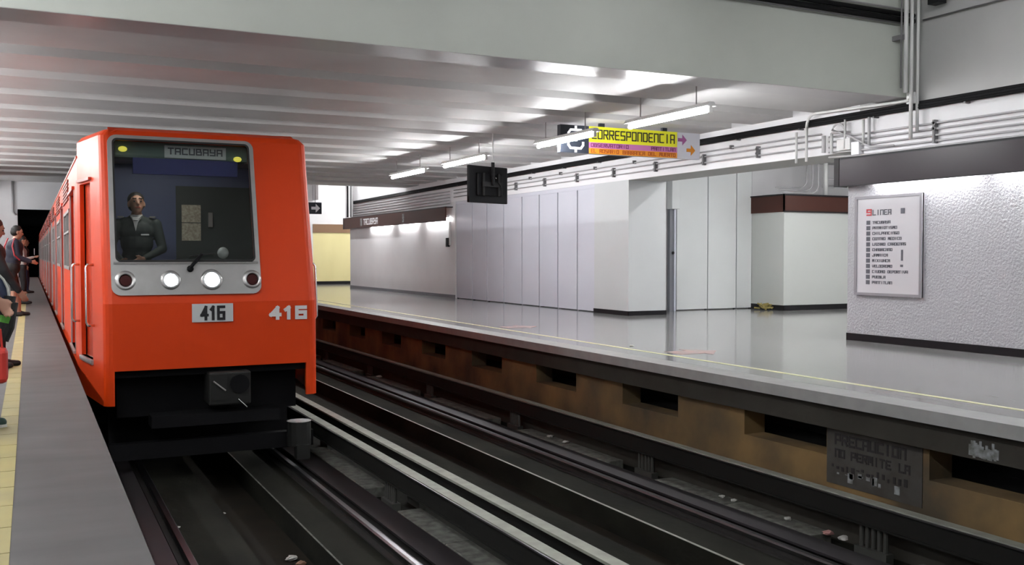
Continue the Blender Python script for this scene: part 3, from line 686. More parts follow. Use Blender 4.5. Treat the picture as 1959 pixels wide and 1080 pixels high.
# ================================================================= TRAIN
CX = 1.74; HW = 1.25; FH = 1.06; YN = 11.95; YF = 10.52; ZC = .66; ZB = -.37; ZT = 2.40
CAR = 17.0
def yfront(z): return YF + max(0., z - ZC) * .26
def FP(x, z, off=0.): return (x, yfront(z) - off, z)
XS, XSI = HW, HW - .07
def sect_roof(y0, y1, mb):
    p = [(-XS, 2.25), (-1.19, 2.40), (-1.05, 2.47), (0, 2.52), (1.05, 2.47), (1.19, 2.40), (XS, 2.25), (1.0, 2.24), (0, 2.26), (-1.0, 2.24)]
    mb.prism([(CX + a, b) for a, b in p], 'y', y0, y1)
def car_body(root, y0, y1, doors, lead):
    """side shells with real door and window openings"""
    # side shells
    spans = []; a = y0
    for d0, d1 in doors: spans.append((a, d0)); a = d1
    spans.append((a, y1))
    wins = []
    for s in (-1, 1):
        sh = MB(); xo, xi = CX + s * XS, CX + s * XSI
        for a, b in spans:
            if b - a > 1.2:
                w0, w1 = a + .35, b - .35
                sh.box(xi, xo, a, w0, ZB, 2.25); sh.box(xi, xo, w1, b, ZB, 2.25)
                sh.box(xi, xo, w0, w1, ZB, .95); sh.box(xi, xo, w0, w1, 1.78, 2.25)
                wins.append((s, w0, w1))
            else: sh.box(xi, xo, a, b, ZB, 2.25)
        for d0, d1 in doors:
            sh.box(xi, xo, d0, d1, ZB, .0); sh.box(xi, xo, d0, d1, 1.93, 2.25)
        sh.build('side_shell', 'orange', root)
    rf = MB(); sect_roof(y0, y1, rf); rf.build('roof', 'roof_grey', root)
    ed = MB()
    for s in (-1, 1):
        ed.box(CX + s * (XS - .02), CX + s * (XS + .012), y0, y1, 2.235, 2.26)
    ed.build('gutter', 'orange_deep', root)
    box(CX - XSI, CX + XSI, y0 + .02, y1 - .02, -.12, 0).build('car_floor', 'black_under', root)
    box(CX - .95, CX + .95, y0 + .1, y1 - .1, -.5, -.12).build('underframe', 'black_under', root)
    MB().box(CX - XSI, CX + XSI, y1 - .06, y1, 0, 2.25).build('end_wall', 'orange_deep', root)
    for s in (-1, 1):
        for d0, d1 in doors:
            ym = (d0 + d1) / 2
            for p, q in ((d0, ym - .006), (ym + .006, d1)):
                dr = box(CX + s * (XSI - .03), CX + s * (XSI + .005), p, q, 0, 1.93).build('door_leaf', 'orange_door', root)
                box(CX + s * (XSI + .005), CX + s * (XSI + .012), p + .12, q - .12, .95, 1.72).build('door_window', 'pane_dark', dr)
            box(CX + s * (XSI - .02), CX + s * (XS + .03), d0 + .02, d1 - .02, -.03, .0).build('door_sill', 'aluminium', root)
            box(CX + s * XS, CX + s * (XS + .03), d0 - .04, d1 + .04, 1.93, 1.97).build('drip_rail', 'orange_deep', root)
            for yy in (d0, d1):
                MB().box(CX + s * (XS - .01), CX + s * (XS + .008), yy - .022, yy + .022, 0, 1.93).build('door_trim', 'aluminium', root)
    for s, a, b in wins:
        wn_ = box(CX + s * (XSI - .01), CX + s * (XSI + .012), a, b, .95, 1.78).build('window', 'pane_dark', root)
        fr = MB()
        x0, x1 = CX + s * (XSI + .01), CX + s * (XS + .008)
        fr.box(x0, x1, a, a + .045, .95, 1.78); fr.box(x0, x1, b - .045, b, .95, 1.78); fr.box(x0, x1, a, b, .95, .995); fr.box(x0, x1, a, b, 1.735, 1.78); fr.box(x0, x1, a, b, 1.46, 1.49)
        fr.box(x0, x1, (a+b)/2 - .02, (a+b)/2 + .02, .95, 1.78)
        fr.build('window_frame', 'rod_grey', wn_)
        g = empty('vent_grille', (0, 0, 0)); g.parent = root
        for k in range(6):
            z = 1.9 + k * .05
            box(CX + s * (XS), CX + s * (XS + .02), a + .1, b - .1, z, z + .028).build('louvre', 'grille', g)
    # bogies with rubber tyres
    for yb in (y0 + 2.4, y1 - 2.4):
        bg = MB().box(CX - .75, CX + .75, yb - 1.0, yb + 1.0, -.85, -.55).build('bogie', 'black_under', root)
        for s in (-1, 1):
            for dy in (-.75, .75):
                MB().tube([(CX + s * .83, yb + dy, -.62), (CX + s * 1.06, yb + dy, -.62)], .46, 20).build('tyre', 'rubber', bg, smooth=False)
                MB().tube([(CX + s * 1.0, yb + dy * 1.9, -.86), (CX + s * 1.0, yb + dy * 1.9, -.80)], .18, 14).build('guide_wheel', 'rubber', bg)

lead = empty('metro_car', (CX, YF + CAR / 2, -1.09), 'orange leading metro car with driving cab, numbered 416', 'train car', 'cars of the orange train')
DO = [(12.75, 14.1), (17.0, 18.35), (21.2, 22.55), (25.3, 26.3)]
car_body(lead, YN, YF + CAR, DO, True)
# ---- nose shell : columns along the plan outline, rows in z
def nose():
    zs = [ZB, -.02, .05, ZC, .74, 1.09, 1.93, 2.36, ZT, 2.46, 2.50]
    ins = {2.46: .05, 2.50: .15}
    rc = .09; fx = [.785 - CX, 2.175 - CX]
    # plan path (offset from centre): left side back to front, across, right side
    def path(z):
        yf = yfront(min(z, ZT)) + ins.get(z, 0); i = ins.get(z, 0)
        hw, fh = HW - i, FH - i
        def side(t): # t 0 at back, 1 at front edge start of corner
            return (hw + (fh + .03 - hw) * t, YN + (yf + rc - YN) * t)
        L = [side(t) for t in (0, .12, .62, 1.0)]
        cor = [(fh + .03 - rc * (1 - math.cos(R(a))) , yf + rc - rc * math.sin(R(a))) for a in (22, 45, 68, 90)]
        P = [(-x, y) for x, y in L + cor]
        P += [(-.985, yf), (fx[0], yf), (fx[1], yf), (.96, yf)]
        P += [(x, y) for x, y in (L + cor)[::-1]]
        return P
    rows = [[(CX + x, y, z) for x, y in path(z)] for z in zs]
    n = len(rows[0]); mb = MB(); mb.v = [p for r in rows for p in r]
    low = MB(); low.v = list(mb.v)
    for j in range(len(zs) - 1):
        zm = (zs[j] + zs[j + 1]) / 2
        for i in range(n - 1):
            if i in (1, n - 3) and .05 < zm < 1.93: continue                 # cab doors
            if 8 <= i < n - 9 and zm < -.02: continue                         # coupler opening
            if i == 9 and 1.09 < zm < 2.36: continue                          # windscreen
            f = (j*n + i, j*n + i + 1, (j+1)*n + i + 1, (j+1)*n + i)
            mb.f.append(f)
    top = len(zs) - 1
    mb.f.append(tuple(top*n + i for i in range(n)))
    o = mb.build('nose_shell', 'orange', lead, recalc=True)
    sd = o.modifiers.new('thick', 'SOLIDIFY'); sd.thickness = .045; sd.offset = -1
    return o
ns = nose()
# lower front skin slightly proud under the crease
# cab doors
def side_pt(s, t, z, inset=0.):
    yf = yfront(z); hw, fh = HW, FH + .03
    x = hw + (fh - hw) * t; y = YN + (yf + .09 - YN) * t
    return (CX + s * (x - inset), y, z)
for s in (-1, 1):
    dr = MB(); P = [side_pt(s, .10, .05, .06), side_pt(s, .64, .05, .06), side_pt(s, .64, 1.93, .06), side_pt(s, .10, 1.93, .06)]
    Q = [side_pt(s, .10, .05, .10), side_pt(s, .64, .05, .10), side_pt(s, .64, 1.93, .10), side_pt(s, .10, 1.93, .10)]
    dr.add(P + Q, [(0,1,2,3),(7,6,5,4),(0,4,5,1),(1,5,6,2),(2,6,7,3),(3,7,4,0)])
    d = dr.build('cab_door', 'orange_door', lead, recalc=True)
    wv = MB(); P = [side_pt(s, .2, 1.1, .055), side_pt(s, .54, 1.1, .055), side_pt(s, .54, 1.75, .055), side_pt(s, .2, 1.75, .055)]
    if s > 0: wv.add(P, [(0,1,2,3)]); wv.build('door_window', 'pane_dark', d)
    a = side_pt(s, .10, .05, -.02); b = side_pt(s, .64, .05, -.02); c = side_pt(s, .64, .05, .1); e = side_pt(s, .10, .05, .1)
    st = MB(); st.add([a, b, c, e] + [(p[0], p[1], .0) for p in (a, b, c, e)], [(0,1,2,3),(7,6,5,4),(0,4,5,1),(1,5,6,2),(2,6,7,3),(3,7,4,0)]); st.build('door_step', 'aluminium', lead, recalc=True)
    ca = side_pt(s, .08, 1.95, -.03); cb_ = side_pt(s, .68, 1.95, -.03); cc = side_pt(s, .68, 1.95, .02); cd = side_pt(s, .08, 1.95, .02)
    st = MB(); st.add([ca, cb_, cc, cd] + [(p[0], p[1], p[2] + .03) for p in (ca, cb_, cc, cd)], [(0,1,2,3),(7,6,5,4),(0,4,5,1),(1,5,6,2),(2,6,7,3),(3,7,4,0)]); st.build('drip_rail', 'orange_deep', lead, recalc=True)
    for t in (.06, .70):
        p0 = side_pt(s, t, .42, 0); p1 = side_pt(s, t, .42, -.06); p2 = side_pt(s, t, 1.05, -.06); p3 = side_pt(s, t, 1.05, 0)
        p1b = side_pt(s, t, .45, -.075); p2b = side_pt(s, t, 1.02, -.075)
        tube([p0, p1, p1b, p2b, p2, p3], .014, 8).build('handrail', 'chrome', lead, smooth=True)
# ---- windscreen frame: rounded plate with an opening, in the raked front plane
def rrect(x0, x1, z0, z1, r, n=5):
    out = []
    for cx_, cz_, a0 in ((x1 - r, z1 - r, 0), (x0 + r, z1 - r, 90), (x0 + r, z0 + r, 180), (x1 - r, z0 + r, 270)):
        for k in range(n + 1):
            t = R(a0 + 90 * k / n); out.append((cx_ + r * math.cos(t), cz_ + r * math.sin(t)))
    return out
o_ = rrect(.735, 2.225, .745, 2.405, .09); i_ = rrect(.785, 2.175, 1.09, 2.365, .05)
n = len(o_); mb = MB()
mb.v = [FP(x, z, .028) for x, z in o_] + [FP(x, z, .028) for x, z in i_] + [FP(x, z, -.01) for x, z in o_] + [FP(x, z, -.03) for x, z in i_]
for k in range(n):
    q = (k + 1) % n
    mb.f += [(k, q, n + q, n + k), (k, 2*n + k, 2*n + q, q), (n + k, n + q, 3*n + q, 3*n + k)]
fr = mb.build('windscreen_frame', 'aluminium', lead, recalc=True)
# trim lines: dark gasket round the glass and a raised bead above the lamp panel
g_o = rrect(.78, 2.18, 1.085, 2.37, .05); g_i = rrect(.798, 2.162, 1.103, 2.352, .04)
mb = MB(); mb.v = [FP(x, z, .034) for x, z in g_o] + [FP(x, z, .034) for x, z in g_i]; n = len(g_o)
for k in range(n): mb.f.append((k, (k + 1) % n, n + (k + 1) % n, n + k))
gk = mb.build('gasket', 'rubber', fr, recalc=True); gk.modifiers.new('t', 'SOLIDIFY').thickness = .008
mb = MB()
mb.add([FP(.76, 1.06, .028), FP(2.2, 1.06, .028), FP(2.2, 1.085, .028), FP(.76, 1.085, .028), FP(.76, 1.065, .045), FP(2.2, 1.065, .045), FP(2.2, 1.08, .045), FP(.76, 1.08, .045)],
       [(0,1,5,4),(1,2,6,5),(2,3,7,6),(3,0,4,7),(4,5,6,7)]); mb.build('bead', 'chrome', fr)
gl = MB(); P = rrect(.785, 2.175, 1.09, 2.365, .05); gl.v = [FP(x, z, .012) for x, z in P] + [FP(x, z, .006) for x, z in P]; n = len(P)
gl.f = [tuple(range(n)), tuple(range(2*n - 1, n - 1, -1))] + [(k, n + k, n + (k+1) % n, (k+1) % n) for k in range(n)]
gl.build('windscreen', 'glass', lead, recalc=True)
# lamps
def disc(mb, x, z, r0, r1, o0, o1, n=20):
    mb.add([FP(x + r0*math.cos(2*math.pi*k/n), z + r0*math.sin(2*math.pi*k/n), o0) for k in range(n)] + [FP(x + r1*math.cos(2*math.pi*k/n), z + r1*math.sin(2*math.pi*k/n), o1) for k in range(n)],
           [(k, (k+1) % n, n + (k+1) % n, n + k) for k in range(n)] + [tuple(n + k for k in range(n))])
def ring(mb, x, z, r0, r1, o0, o1, n=20):
    mb.add([FP(x + r0*math.cos(2*math.pi*k/n), z + r0*math.sin(2*math.pi*k/n), o0) for k in range(n)] + [FP(x + r1*math.cos(2*math.pi*k/n), z + r1*math.sin(2*math.pi*k/n), o1) for k in range(n)]
           + [FP(x + (r1-.018)*math.cos(2*math.pi*k/n), z + (r1-.018)*math.sin(2*math.pi*k/n), o1) for k in range(n)] + [FP(x + (r1-.022)*math.cos(2*math.pi*k/n), z + (r1-.022)*math.sin(2*math.pi*k/n), o0 - .005) for k in range(n)],
           [(a*n + k, a*n + (k+1) % n, (a+1)*n + (k+1) % n, (a+1)*n + k) for a in range(3) for k in range(n)])
for x, m, nm, rr in ((.868, 'lamp_red', 'tail_lamp', .065), (1.303, 'head_lens', 'headlamp', .066), (1.712, 'head_lens', 'headlamp', .076), (2.13, 'lamp_red', 'tail_lamp', .065)):
    mb = MB(); ring(mb, x, .895, rr + .035, rr + .018, .028, .055); lp = mb.build(nm, 'aluminium', lead, smooth=True, label='lit white headlamp' if nm == 'headlamp' else 'unlit dark red tail lamp')
    mb = MB(); disc(mb, x, .895, rr * .95, rr * .8, .03, .046); mb.build('lens', m, lp, smooth=False)
# wiper
wp_ = tube([FP(1.5, 1.02, .06), FP(1.53, 1.06, .075), FP(1.62, 1.16, .065)], .018, 8).build('wiper', 'black_under', lead)
MB().ball(FP(1.5, 1.01, .045), .035, 10, 6).build('wiper_boss', 'black_under', wp_)
tube([FP(1.5, 1.14, .055), FP(1.75, 1.17, .055)], .008, 6).build('wiper_blade', 'rubber', wp_)
# number plate and numbers
pl = MB(); pl.box(1.505, 1.92, YF - .02, YF + .002, .455, .645)
pl = pl.build('number_plate', 'plate_white', lead, label='white number plate')
text_mb('416', (1.60, YF - .02, .485), .225, .125, .028).build('digits', 'ink', pl)
text_mb('416', (2.32, YF - .008, .475), .37, .11, .038, th=.004).build('painted_number', 'white_paint', lead, label='white painted number')
# crease line (thin fold strip) below the raked part
# nose underside: black bulkhead, coupler, guards
box(.80, 2.68, YF + .4, YF + .45, -.55, .05).build('bulkhead', 'black_under', lead)
box(CX - 1.0, CX + 1.0, YF + .1, YN, -.10, -.02).build('cab_floor', 'black_under', lead)
cp = MB().box(1.66, 2.09, YF - .08, YF + .3, -.42, -.07).build('coupler', 'dark_metal', lead, bevel=.02, label='dark coupler head')
MB().tube([(1.97, YF - .10, -.2), (1.97, YF - .02, -.2)], .10, 16).build('coupler_socket', 'black_under', cp)
MB().box(1.68, 1.84, YF - .1, YF - .02, -.36, -.1).build('coupler_horn', 'dark_metal', cp)
tube([(1.95, YF - .1, -.36), (2.04, YF - .1, -.45)], .009, 6).build('coupler_lever', 'chrome', cp)
tube([(1.70, YF - .105, -.16), (1.82, YF - .12, -.26)], .009, 6).build('coupler_lever', 'rod_grey', cp)
box(1.1, 2.4, YF - .02, YF + .3, -.62, -.5).build('obstacle_guard', 'black_under', lead)
box(.7, 2.8, YF + .1, YF + .22, -.95, -.78).build('front_beam', 'black_under', lead)
gs = MB().tube([(2.62, YF + .02, -.92), (2.62, YF + .02, -.66)], .13, 14).build('guide_shoe', 'dark_metal', lead)
MB().tube([(2.62, YF + .02, -.66), (2.62, YF + .02, -.655)], .135, 14).build('shoe_rim', 'chrome', gs)
MB().box(2.56, 2.70, YF - .14, YF - .02, -1.05, -.9).build('shoe_bracket', 'dark_metal', gs)
MB().box(.75, 2.7, YF + .9, YF + 1.0, -1.05, .0).build('bogie_shield', 'black_under', lead)
# ---- cab interior
box(CX - 1.15, CX + 1.15, YN + .62, YN + .68, 0, 2.3).build('cab_rear_wall', 'cab_blue', lead)
box(CX - 1.0, CX + 1.0, YF + .7, YN + .62, 2.3, 2.36).build('cab_ceiling', 'cab_dark', lead)
box(1.62, 2.75, YN + .60, YN + .62, .1, 2.0).build('cab_rear_door', 'cab_dark', lead)
box(.85, 2.68, YF + .36, YF + .75, 0, 1.04).build('driver_desk', 'cab_dark', lead)
box(1.45, 2.1, YF + .42, YF + .8, 1.04, 1.11).build('instrument_hood', 'cab_dark', lead)
db = MB().box(.82, 2.2, 11.12, 11.4, 2.19, 2.36).build('destination_box', 'cab_green', lead)
MB().box(1.32, 1.965, 11.10, 11.12, 2.20, 2.335).build('destination_panel', 'plate_white', db, label='white destination panel')
text_mb('TACUBAYA', (1.36, 11.10, 2.245), .56, .06, .014, th=.003).build('lettering', 'print_grey', db)
MB().box(1.0, 2.09, 11.10, 11.16, 2.02, 2.19).build('valance', 'sign_navy', lead, label='navy blue panel')
for x, z in ((.90, 2.275), (2.09, 2.215)): MB().ball((x, 11.10, z), (.045, .02, .03), 12, 8).build('marker_light', 'lamp_yellow', db, smooth=True)
for z0, z1 in ((1.555, 1.77), (1.33, 1.545)): box(1.685, 1.91, YN + .585, YN + .60, z0, z1).build('notice_sheet', 'paper', lead)
box(2.0, 2.05, YN + .57, YN + .60, 1.5, 1.68).build('door_handle', 'aluminium', lead)
MB().ball((1.92, YF + .55, 1.176), (.062, .062, .065), 14, 8).build('dome_lamp', 'plate_white', None, smooth=True, label='small pale dome shaped lamp on the cab desk', cat='lamp')
tube([(1.08, YF + .5, 1.055), (1.2, YF + .5, 1.055)], .012, 6).build('control_lever', 'aluminium', lead)
MB().tube([(.96, YF + .5, 1.05), (1.02, YF + .5, 1.05)], .02, 8).build('control_knob', 'rod_grey', lead)
for xa_ in (.72, 2.74): prism([(10.78, 1.0), (12.5, 1.0), (12.5, 2.3), (11.1, 2.3)], 'x', xa_, xa_ + .02).build('cab_lining', 'cab_dark', lead)
box(.76, 2.7, YF + .17, YF + .36, .86, 1.04).build('dashboard', 'cab_dark', lead)
box(1.1, 1.6, 11.5, 11.62, 2.27, 2.30).build('cab_fill', 'cab_fill_glow', lead)  # added glowing panel, out of sight, brightens the driver and cab
# ---- following cars
tr = empty('metro_car', (CX, YF + CAR * 1.5 + .35, -1.09), 'orange metro car coupled behind the leading car', 'train car', 'cars of the orange train')
y0 = YF + CAR + .35
car_body(tr, y0, y0 + CAR, [(y0 + 1.6, y0 + 2.95), (y0 + 5.7, y0 + 7.05), (y0 + 9.9, y0 + 11.25), (y0 + 14.1, y0 + 15.45)], False)
t2 = copy_tree(tr); t2.location.y += CAR + .35; t2['label'] = 'rearmost orange metro car at the tunnel mouth'

# ================================================================= PEOPLE
def capsule_mb(mb, p, r, q, s, n=12):
    p, q = Vector(p), Vector(q); d = q - p
    if d.length < 1e-5: mb.ball(p, r, n, 8); return
    d.normalize(); up = Vector((0, 0, 1)) if abs(d.z) < .9 else Vector((1, 0, 0)); x = d.cross(up).normalized(); y = x.cross(d)
    rings = []
    for t in (-80, -50, -20, 0): rings.append((p + d * r * math.sin(R(t)), r * math.cos(R(t))))
    for t in (0, 20, 50, 80): rings.append((q + d * s * math.sin(R(t)), s * math.cos(R(t))))
    vs = [c + x * rr * math.cos(2*math.pi*k/n) + y * rr * math.sin(2*math.pi*k/n) for c, rr in rings for k in range(n)]
    fs = [(j*n + k, j*n + (k+1) % n, (j+1)*n + (k+1) % n, (j+1)*n + k) for j in range(len(rings) - 1) for k in range(n)]
    fs += [tuple(range(n - 1, -1, -1)), tuple((len(rings) - 1) * n + k for k in range(n))]
    mb.add(vs, fs)
def remesh(name, prims, voxel, mats, parent):
    """prims: ('c', p, r, q, s, tag) tapered capsule or ('e', centre, radii, tag); one continuous surface, coloured by the nearest primitive"""
    mb = MB()
    for p in prims:
        if p[0] == 'c': capsule_mb(mb, p[1], p[2], p[3], p[4])
        else: mb.ball(p[1], p[2], 14, 10)
    me = bpy.data.meshes.new('tmp'); me.from_pydata(mb.v, [], mb.f); me.update()
    o = bpy.data.objects.new('tmp', me); col.objects.link(o)
    rm = o.modifiers.new('r', 'REMESH'); rm.mode = 'VOXEL'; rm.voxel_size = voxel
    sm = o.modifiers.new('s', 'SMOOTH'); sm.iterations = 3; sm.factor = .5
    dg = bpy.context.evaluated_depsgraph_get(); m2 = bpy.data.meshes.new_from_object(o.evaluated_get(dg)); bpy.data.objects.remove(o)
    m2.name = name; m2.materials.clear()
    for k in mats: m2.materials.append(M[k])
    nf = len(m2.polygons); c = np.zeros(nf * 3); m2.polygons.foreach_get('center', c); c = c.reshape(-1, 3)
    best = np.full(nf, 1e9); idx = np.zeros(nf, int)
    for p in prims:
        if p[0] == 'c':
            a, b = np.array(p[1], float), np.array(p[3], float); ab = b - a; L = max(ab.dot(ab), 1e-9)
            t = np.clip(((c - a) @ ab) / L, 0, 1); d = np.linalg.norm(c - (a + t[:, None] * ab), axis=1) - (p[2] + (p[4] - p[2]) * t)
        else:
            r = np.array(p[2], float) if hasattr(p[2], '__len__') else np.full(3, p[2], float)
            q = (c - np.array(p[1])) / r; k = np.linalg.norm(q, axis=1); d = (k - 1) * r.min()
        w = d < best; best[w] = d[w]; idx[w] = mats.index(p[-1])
    m2.polygons.foreach_set('material_index', idx.tolist()); m2.polygons.foreach_set('use_smooth', [True] * nf); m2.update()
    ob = bpy.data.objects.new(name, m2); col.objects.link(ob); ob.parent = parent
    return ob
def lerp(a, b, t): return tuple(a[i] + (b[i] - a[i]) * t for i in range(3))
def hand(prims, wrist, d, side, palm_n, curl=.5, s=1., tag_='skin'):
    """palm along d, five fingers; side = direction of the thumb, palm_n = palm normal"""
    w = Vector(wrist); d = Vector(d).normalized(); side = Vector(side); side = (side - d * side.dot(d)).normalized(); pn = d.cross(side) if palm_n is None else Vector(palm_n).normalized()
    c1 = w + d * .025 * s; c2 = w + d * .085 * s
    for k in (-.024, 0, .024):
        prims.append(('c', tuple(c1 + side * k * .7 * s), .016 * s, tuple(c2 + side * k * s), .014 * s, tag_))
    for k, ln in ((-.030, .058), (-.010, .074), (.010, .080), (.030, .070)):
        a = c2 + side * k * s; b = a + (d * (1 - curl * .3) + pn * curl * .5).normalized() * ln * .5 * s; e = b + (d * (1 - curl) + pn * curl).normalized() * ln * .5 * s
        prims.append(('c', tuple(a), .0095 * s, tuple(b), .009 * s, tag_)); prims.append(('c', tuple(b), .009 * s, tuple(e), .0075 * s, tag_))
    a = c1 + side * .022 * s; b = a + (side * .75 + d * .6).normalized() * .038 * s; e = b + (d * .85 + side * .25 + pn * .35).normalized() * .032 * s
    prims.append(('c', tuple(a), .013 * s, tuple(b), .011 * s, tag_)); prims.append(('c', tuple(b), .011 * s, tuple(e), .0085 * s, tag_))
def person(label, loc, rz, h, top, bottom, shoes, voxel=.012, lean=0., head_turn=0., head_nod=0., armL=None, armR=None, calf='bottom', hands=True, hair_len=0, stance=(.0, .0), female=False, handL=None, handR=None, group='people waiting on the near platform', sole=None, bulk=1.):
    """built facing +x; arm = (elbow, wrist) offsets from the shoulder, in metres for a 1.70 m person"""
    root = empty('person', loc, label, 'person', group, rz=rz)
    k = h / 1.70; S = lambda p: (p[0]*k, p[1]*k, p[2]*k)
    bend = lambda x, y, z: (x + lean * max(0, z - .9), y, z)
    P = []
    def cap(p, r, q, s, t): P.append(('c', S(p), r*k, S(q), s*k, t))
    def ell(c, r, t): P.append(('e', S(c), tuple(v*k*(bulk if t != 'skin' else 1) for v in r), t))
    sw_ = .165 if female else .185
    # legs
    for s, fx in ((1, stance[0]), (-1, stance[1])):
        hip = (0, s*.095, .88); knee = (.03 + fx*.5, s*.10, .48); ank = (fx - .02, s*.10, .09)
        cap(hip, .088, lerp(hip, knee, .95), .060, bottom); cap(knee, .057, lerp(knee, ank, .35), .056, calf if calf != 'bottom' else bottom)
        cap(lerp(knee, ank, .3), .056, ank, .038, calf if calf != 'bottom' else bottom)
        cap((ank[0] - .035, ank[1], .045), .040, (ank[0] + .06, ank[1], .05), .042, shoes); cap((ank[0] + .06, ank[1], .043), .042, (ank[0] + .165, ank[1] + s*.012, .036), .034, shoes)
    # trunk
    ell(bend(0, 0, .92), (.115, .165, .12), bottom)
    ell(bend(.005, 0, 1.05), (.108, .150, .13), top); ell(bend(.01, 0, 1.18), (.118, .165, .15), top)
    ell(bend(.01, 0, 1.30), (.115, .180, .12), top); cap(bend(-.005, .12, 1.385), .062, bend(-.005, -.12, 1.385), .062, top)
    cap(bend(-.005, .0, 1.40), .062, bend(.01, 0, 1.49), .052, 'skin')
    cap(bend(-.01, .05, 1.42), .05, bend(-.01, -.05, 1.42), .05, top)
    # head
    hc = Vector(bend(.02, 0, 1.58)); rot = Matrix.Rotation(head_turn, 3, 'Z') @ Matrix.Rotation(head_nod, 3, 'Y')
    H = lambda x, y, z: tuple(hc + rot @ Vector((x, y, z)))
    for c, r in (((-.012, 0, .03), .088), ((.012, 0, .02), .080), ((.02, 0, -.03), .070), ((.035, 0, -.065), .052)): ell(H(*c), (r, r*.88, r), 'skin')
    cap(H(.088, 0, .015), .011, H(.104, 0, -.022), .016, 'skin')                 # nose
    cap(H(.078, -.02, -.05), .012, H(.078, .02, -.05), .012, 'skin')             # lips
    cap(H(.06, 0, -.095), .022, H(.066, 0, -.09), .022, 'skin')                   # chin
    cap(H(.078, -.035, .04), .012, H(.078, .035, .04), .012, 'skin')              # brow
    for s in (1, -1): ell(H(.0, s*.08, -.005), (.018, .012, .030), 'skin')        # ears
    wr = {}
    for s, arm, hd in ((1, armL, handL), (-1, armR, handR)):
        sh = Vector(bend(-.005, s*sw_, 1.375)); arm = arm or ((.0, s*.04, -.28), (.05, s*.05, -.52))
        el = sh + Vector(arm[0]); wt = sh + Vector(arm[1])
        cap(tuple(sh), .060*bulk, tuple(el), .046*bulk, top); cap(tuple(el), .045*bulk, tuple(lerp(el, wt, .93)), .034*bulk, top); cap(tuple(lerp(el, wt, .9)), .027, tuple(wt), .025, 'skin')
        d = (wt - el).normalized(); Q = []
        hand(Q, tuple(wt), tuple(d), hd[0] if hd else (1, 0, 0), hd[1] if hd else (0, -s, 0), hd[2] if hd else .45)
        for q in Q: P.append(('c', S(q[1]), q[2]*k, S(q[3]), q[4]*k, q[5]))
        wr[s] = Vector(S(tuple(wt + d * .08)))
    mats = ['skin', top, bottom, shoes]; mats = list(dict.fromkeys(mats + ([calf] if calf != 'bottom' else [])))
    remesh('body', P, voxel, mats, root)
    # hair
    mb = MB(); hp = [((-.022, 0, .05), (.094, .086, .085)), ((-.035, 0, .0), (.085, .084, .08))]
    HP = [('e', S(H(*c)), tuple(v*k for v in r), 'hair') for c, r in hp]
    if hair_len: HP += [('c', S(H(-.06, s*.03, -.02)), .055*k, S(H(-.075, s*.03, -hair_len)), .04*k, 'hair') for s in (1, -1)]
    remesh('hair', HP, .012, ['hair'], root)
    eb = MB()
    for s in (1, -1): eb.ball(S(H(.083, s*.032, .012)), .0095*k, 8, 6)
    eb.build('eyes', 'ink', root, smooth=True, local=True)
    eb = MB()
    for s in (1, -1): capsule_mb(eb, S(H(.088, s*.016, .043)), .006*k, S(H(.082, s*.048, .043)), .005*k, 6)
    eb.build('eyebrows', 'hair', root, smooth=True, local=True)
    eb = MB(); capsule_mb(eb, S(H(.088, -.022, -.051)), .004*k, S(H(.088, .022, -.051)), .004*k, 6); eb.build('mouth', 'bag_red', root, local=True)
    if sole:
        for s, fx in ((1, stance[0]), (-1, stance[1])):
            mb = MB(); ax = fx - .02; mb.prism([((ax - .075)*k, (s*.1 - .04)*k), ((ax + .17)*k, (s*.1 - .03)*k), ((ax + .20)*k, (s*.1)*k), ((ax + .17)*k, (s*.1 + .04)*k), ((ax - .075)*k, (s*.1 + .04)*k)], 'z', 0, .022)
            mb.build('sole', sole, root, local=True)
    return root, wr, S, H
# driver, facing the viewer (-y)
dv, wr, S, H = person('driver in dark uniform and white collar standing in the train cab', (1.10, YN - .12, .0), R(-90 - 10), 1.86, 'uniform', 'uniform', 'shoe_black', voxel=.011, lean=.0, head_turn=R(14), head_nod=R(-10),
    armL=((.06, .07, -.26), (.26, -.10, -.36)), armR=((.06, -.07, -.26), (.26, .06, -.38)), handL=((0, 0, 1), (-.3, -1, 0), .5), handR=((0, 0, 1), (-.3, 1, 0), .5), group='train driver')
MB().add([S((.115, .035, 1.44)), S((.115, -.035, 1.44)), S((.136, 0, 1.30)), S((.10, .035, 1.445)), S((.10, -.035, 1.445)), S((.12, 0, 1.30))], [(0,2,1),(3,4,5),(0,1,4,3),(1,2,5,4),(2,0,3,5)]).build('shirt_front', 'shirt_white', dv, local=True)
MB().add([S((.06, .06, 1.47)), S((.06, -.06, 1.47)), S((.125, -.02, 1.415)), S((.125, .02, 1.415)), S((.05, .06, 1.45)), S((.05, -.06, 1.45)), S((.11, -.02, 1.39)), S((.11, .02, 1.39))], [(0,1,2,3),(7,6,5,4),(0,3,7,4),(3,2,6,7),(2,1,5,6),(1,0,4,5)]).build('collar', 'shirt_white', dv, local=True)
MB().box(S((.128,0,0))[0], S((.14,0,0))[0], S((0,.05,0))[1], S((0,.13,0))[1], S((0,0,1.255))[2], S((0,0,1.27))[2]).build('name_badge', 'chrome', dv, local=True)
for s in (1, -1): MB().box(-.03, .05, s*.14, s*.20, S((0,0,1.44))[2], S((0,0,1.455))[2]).build('epaulette', 'rod_grey', dv, local=True)

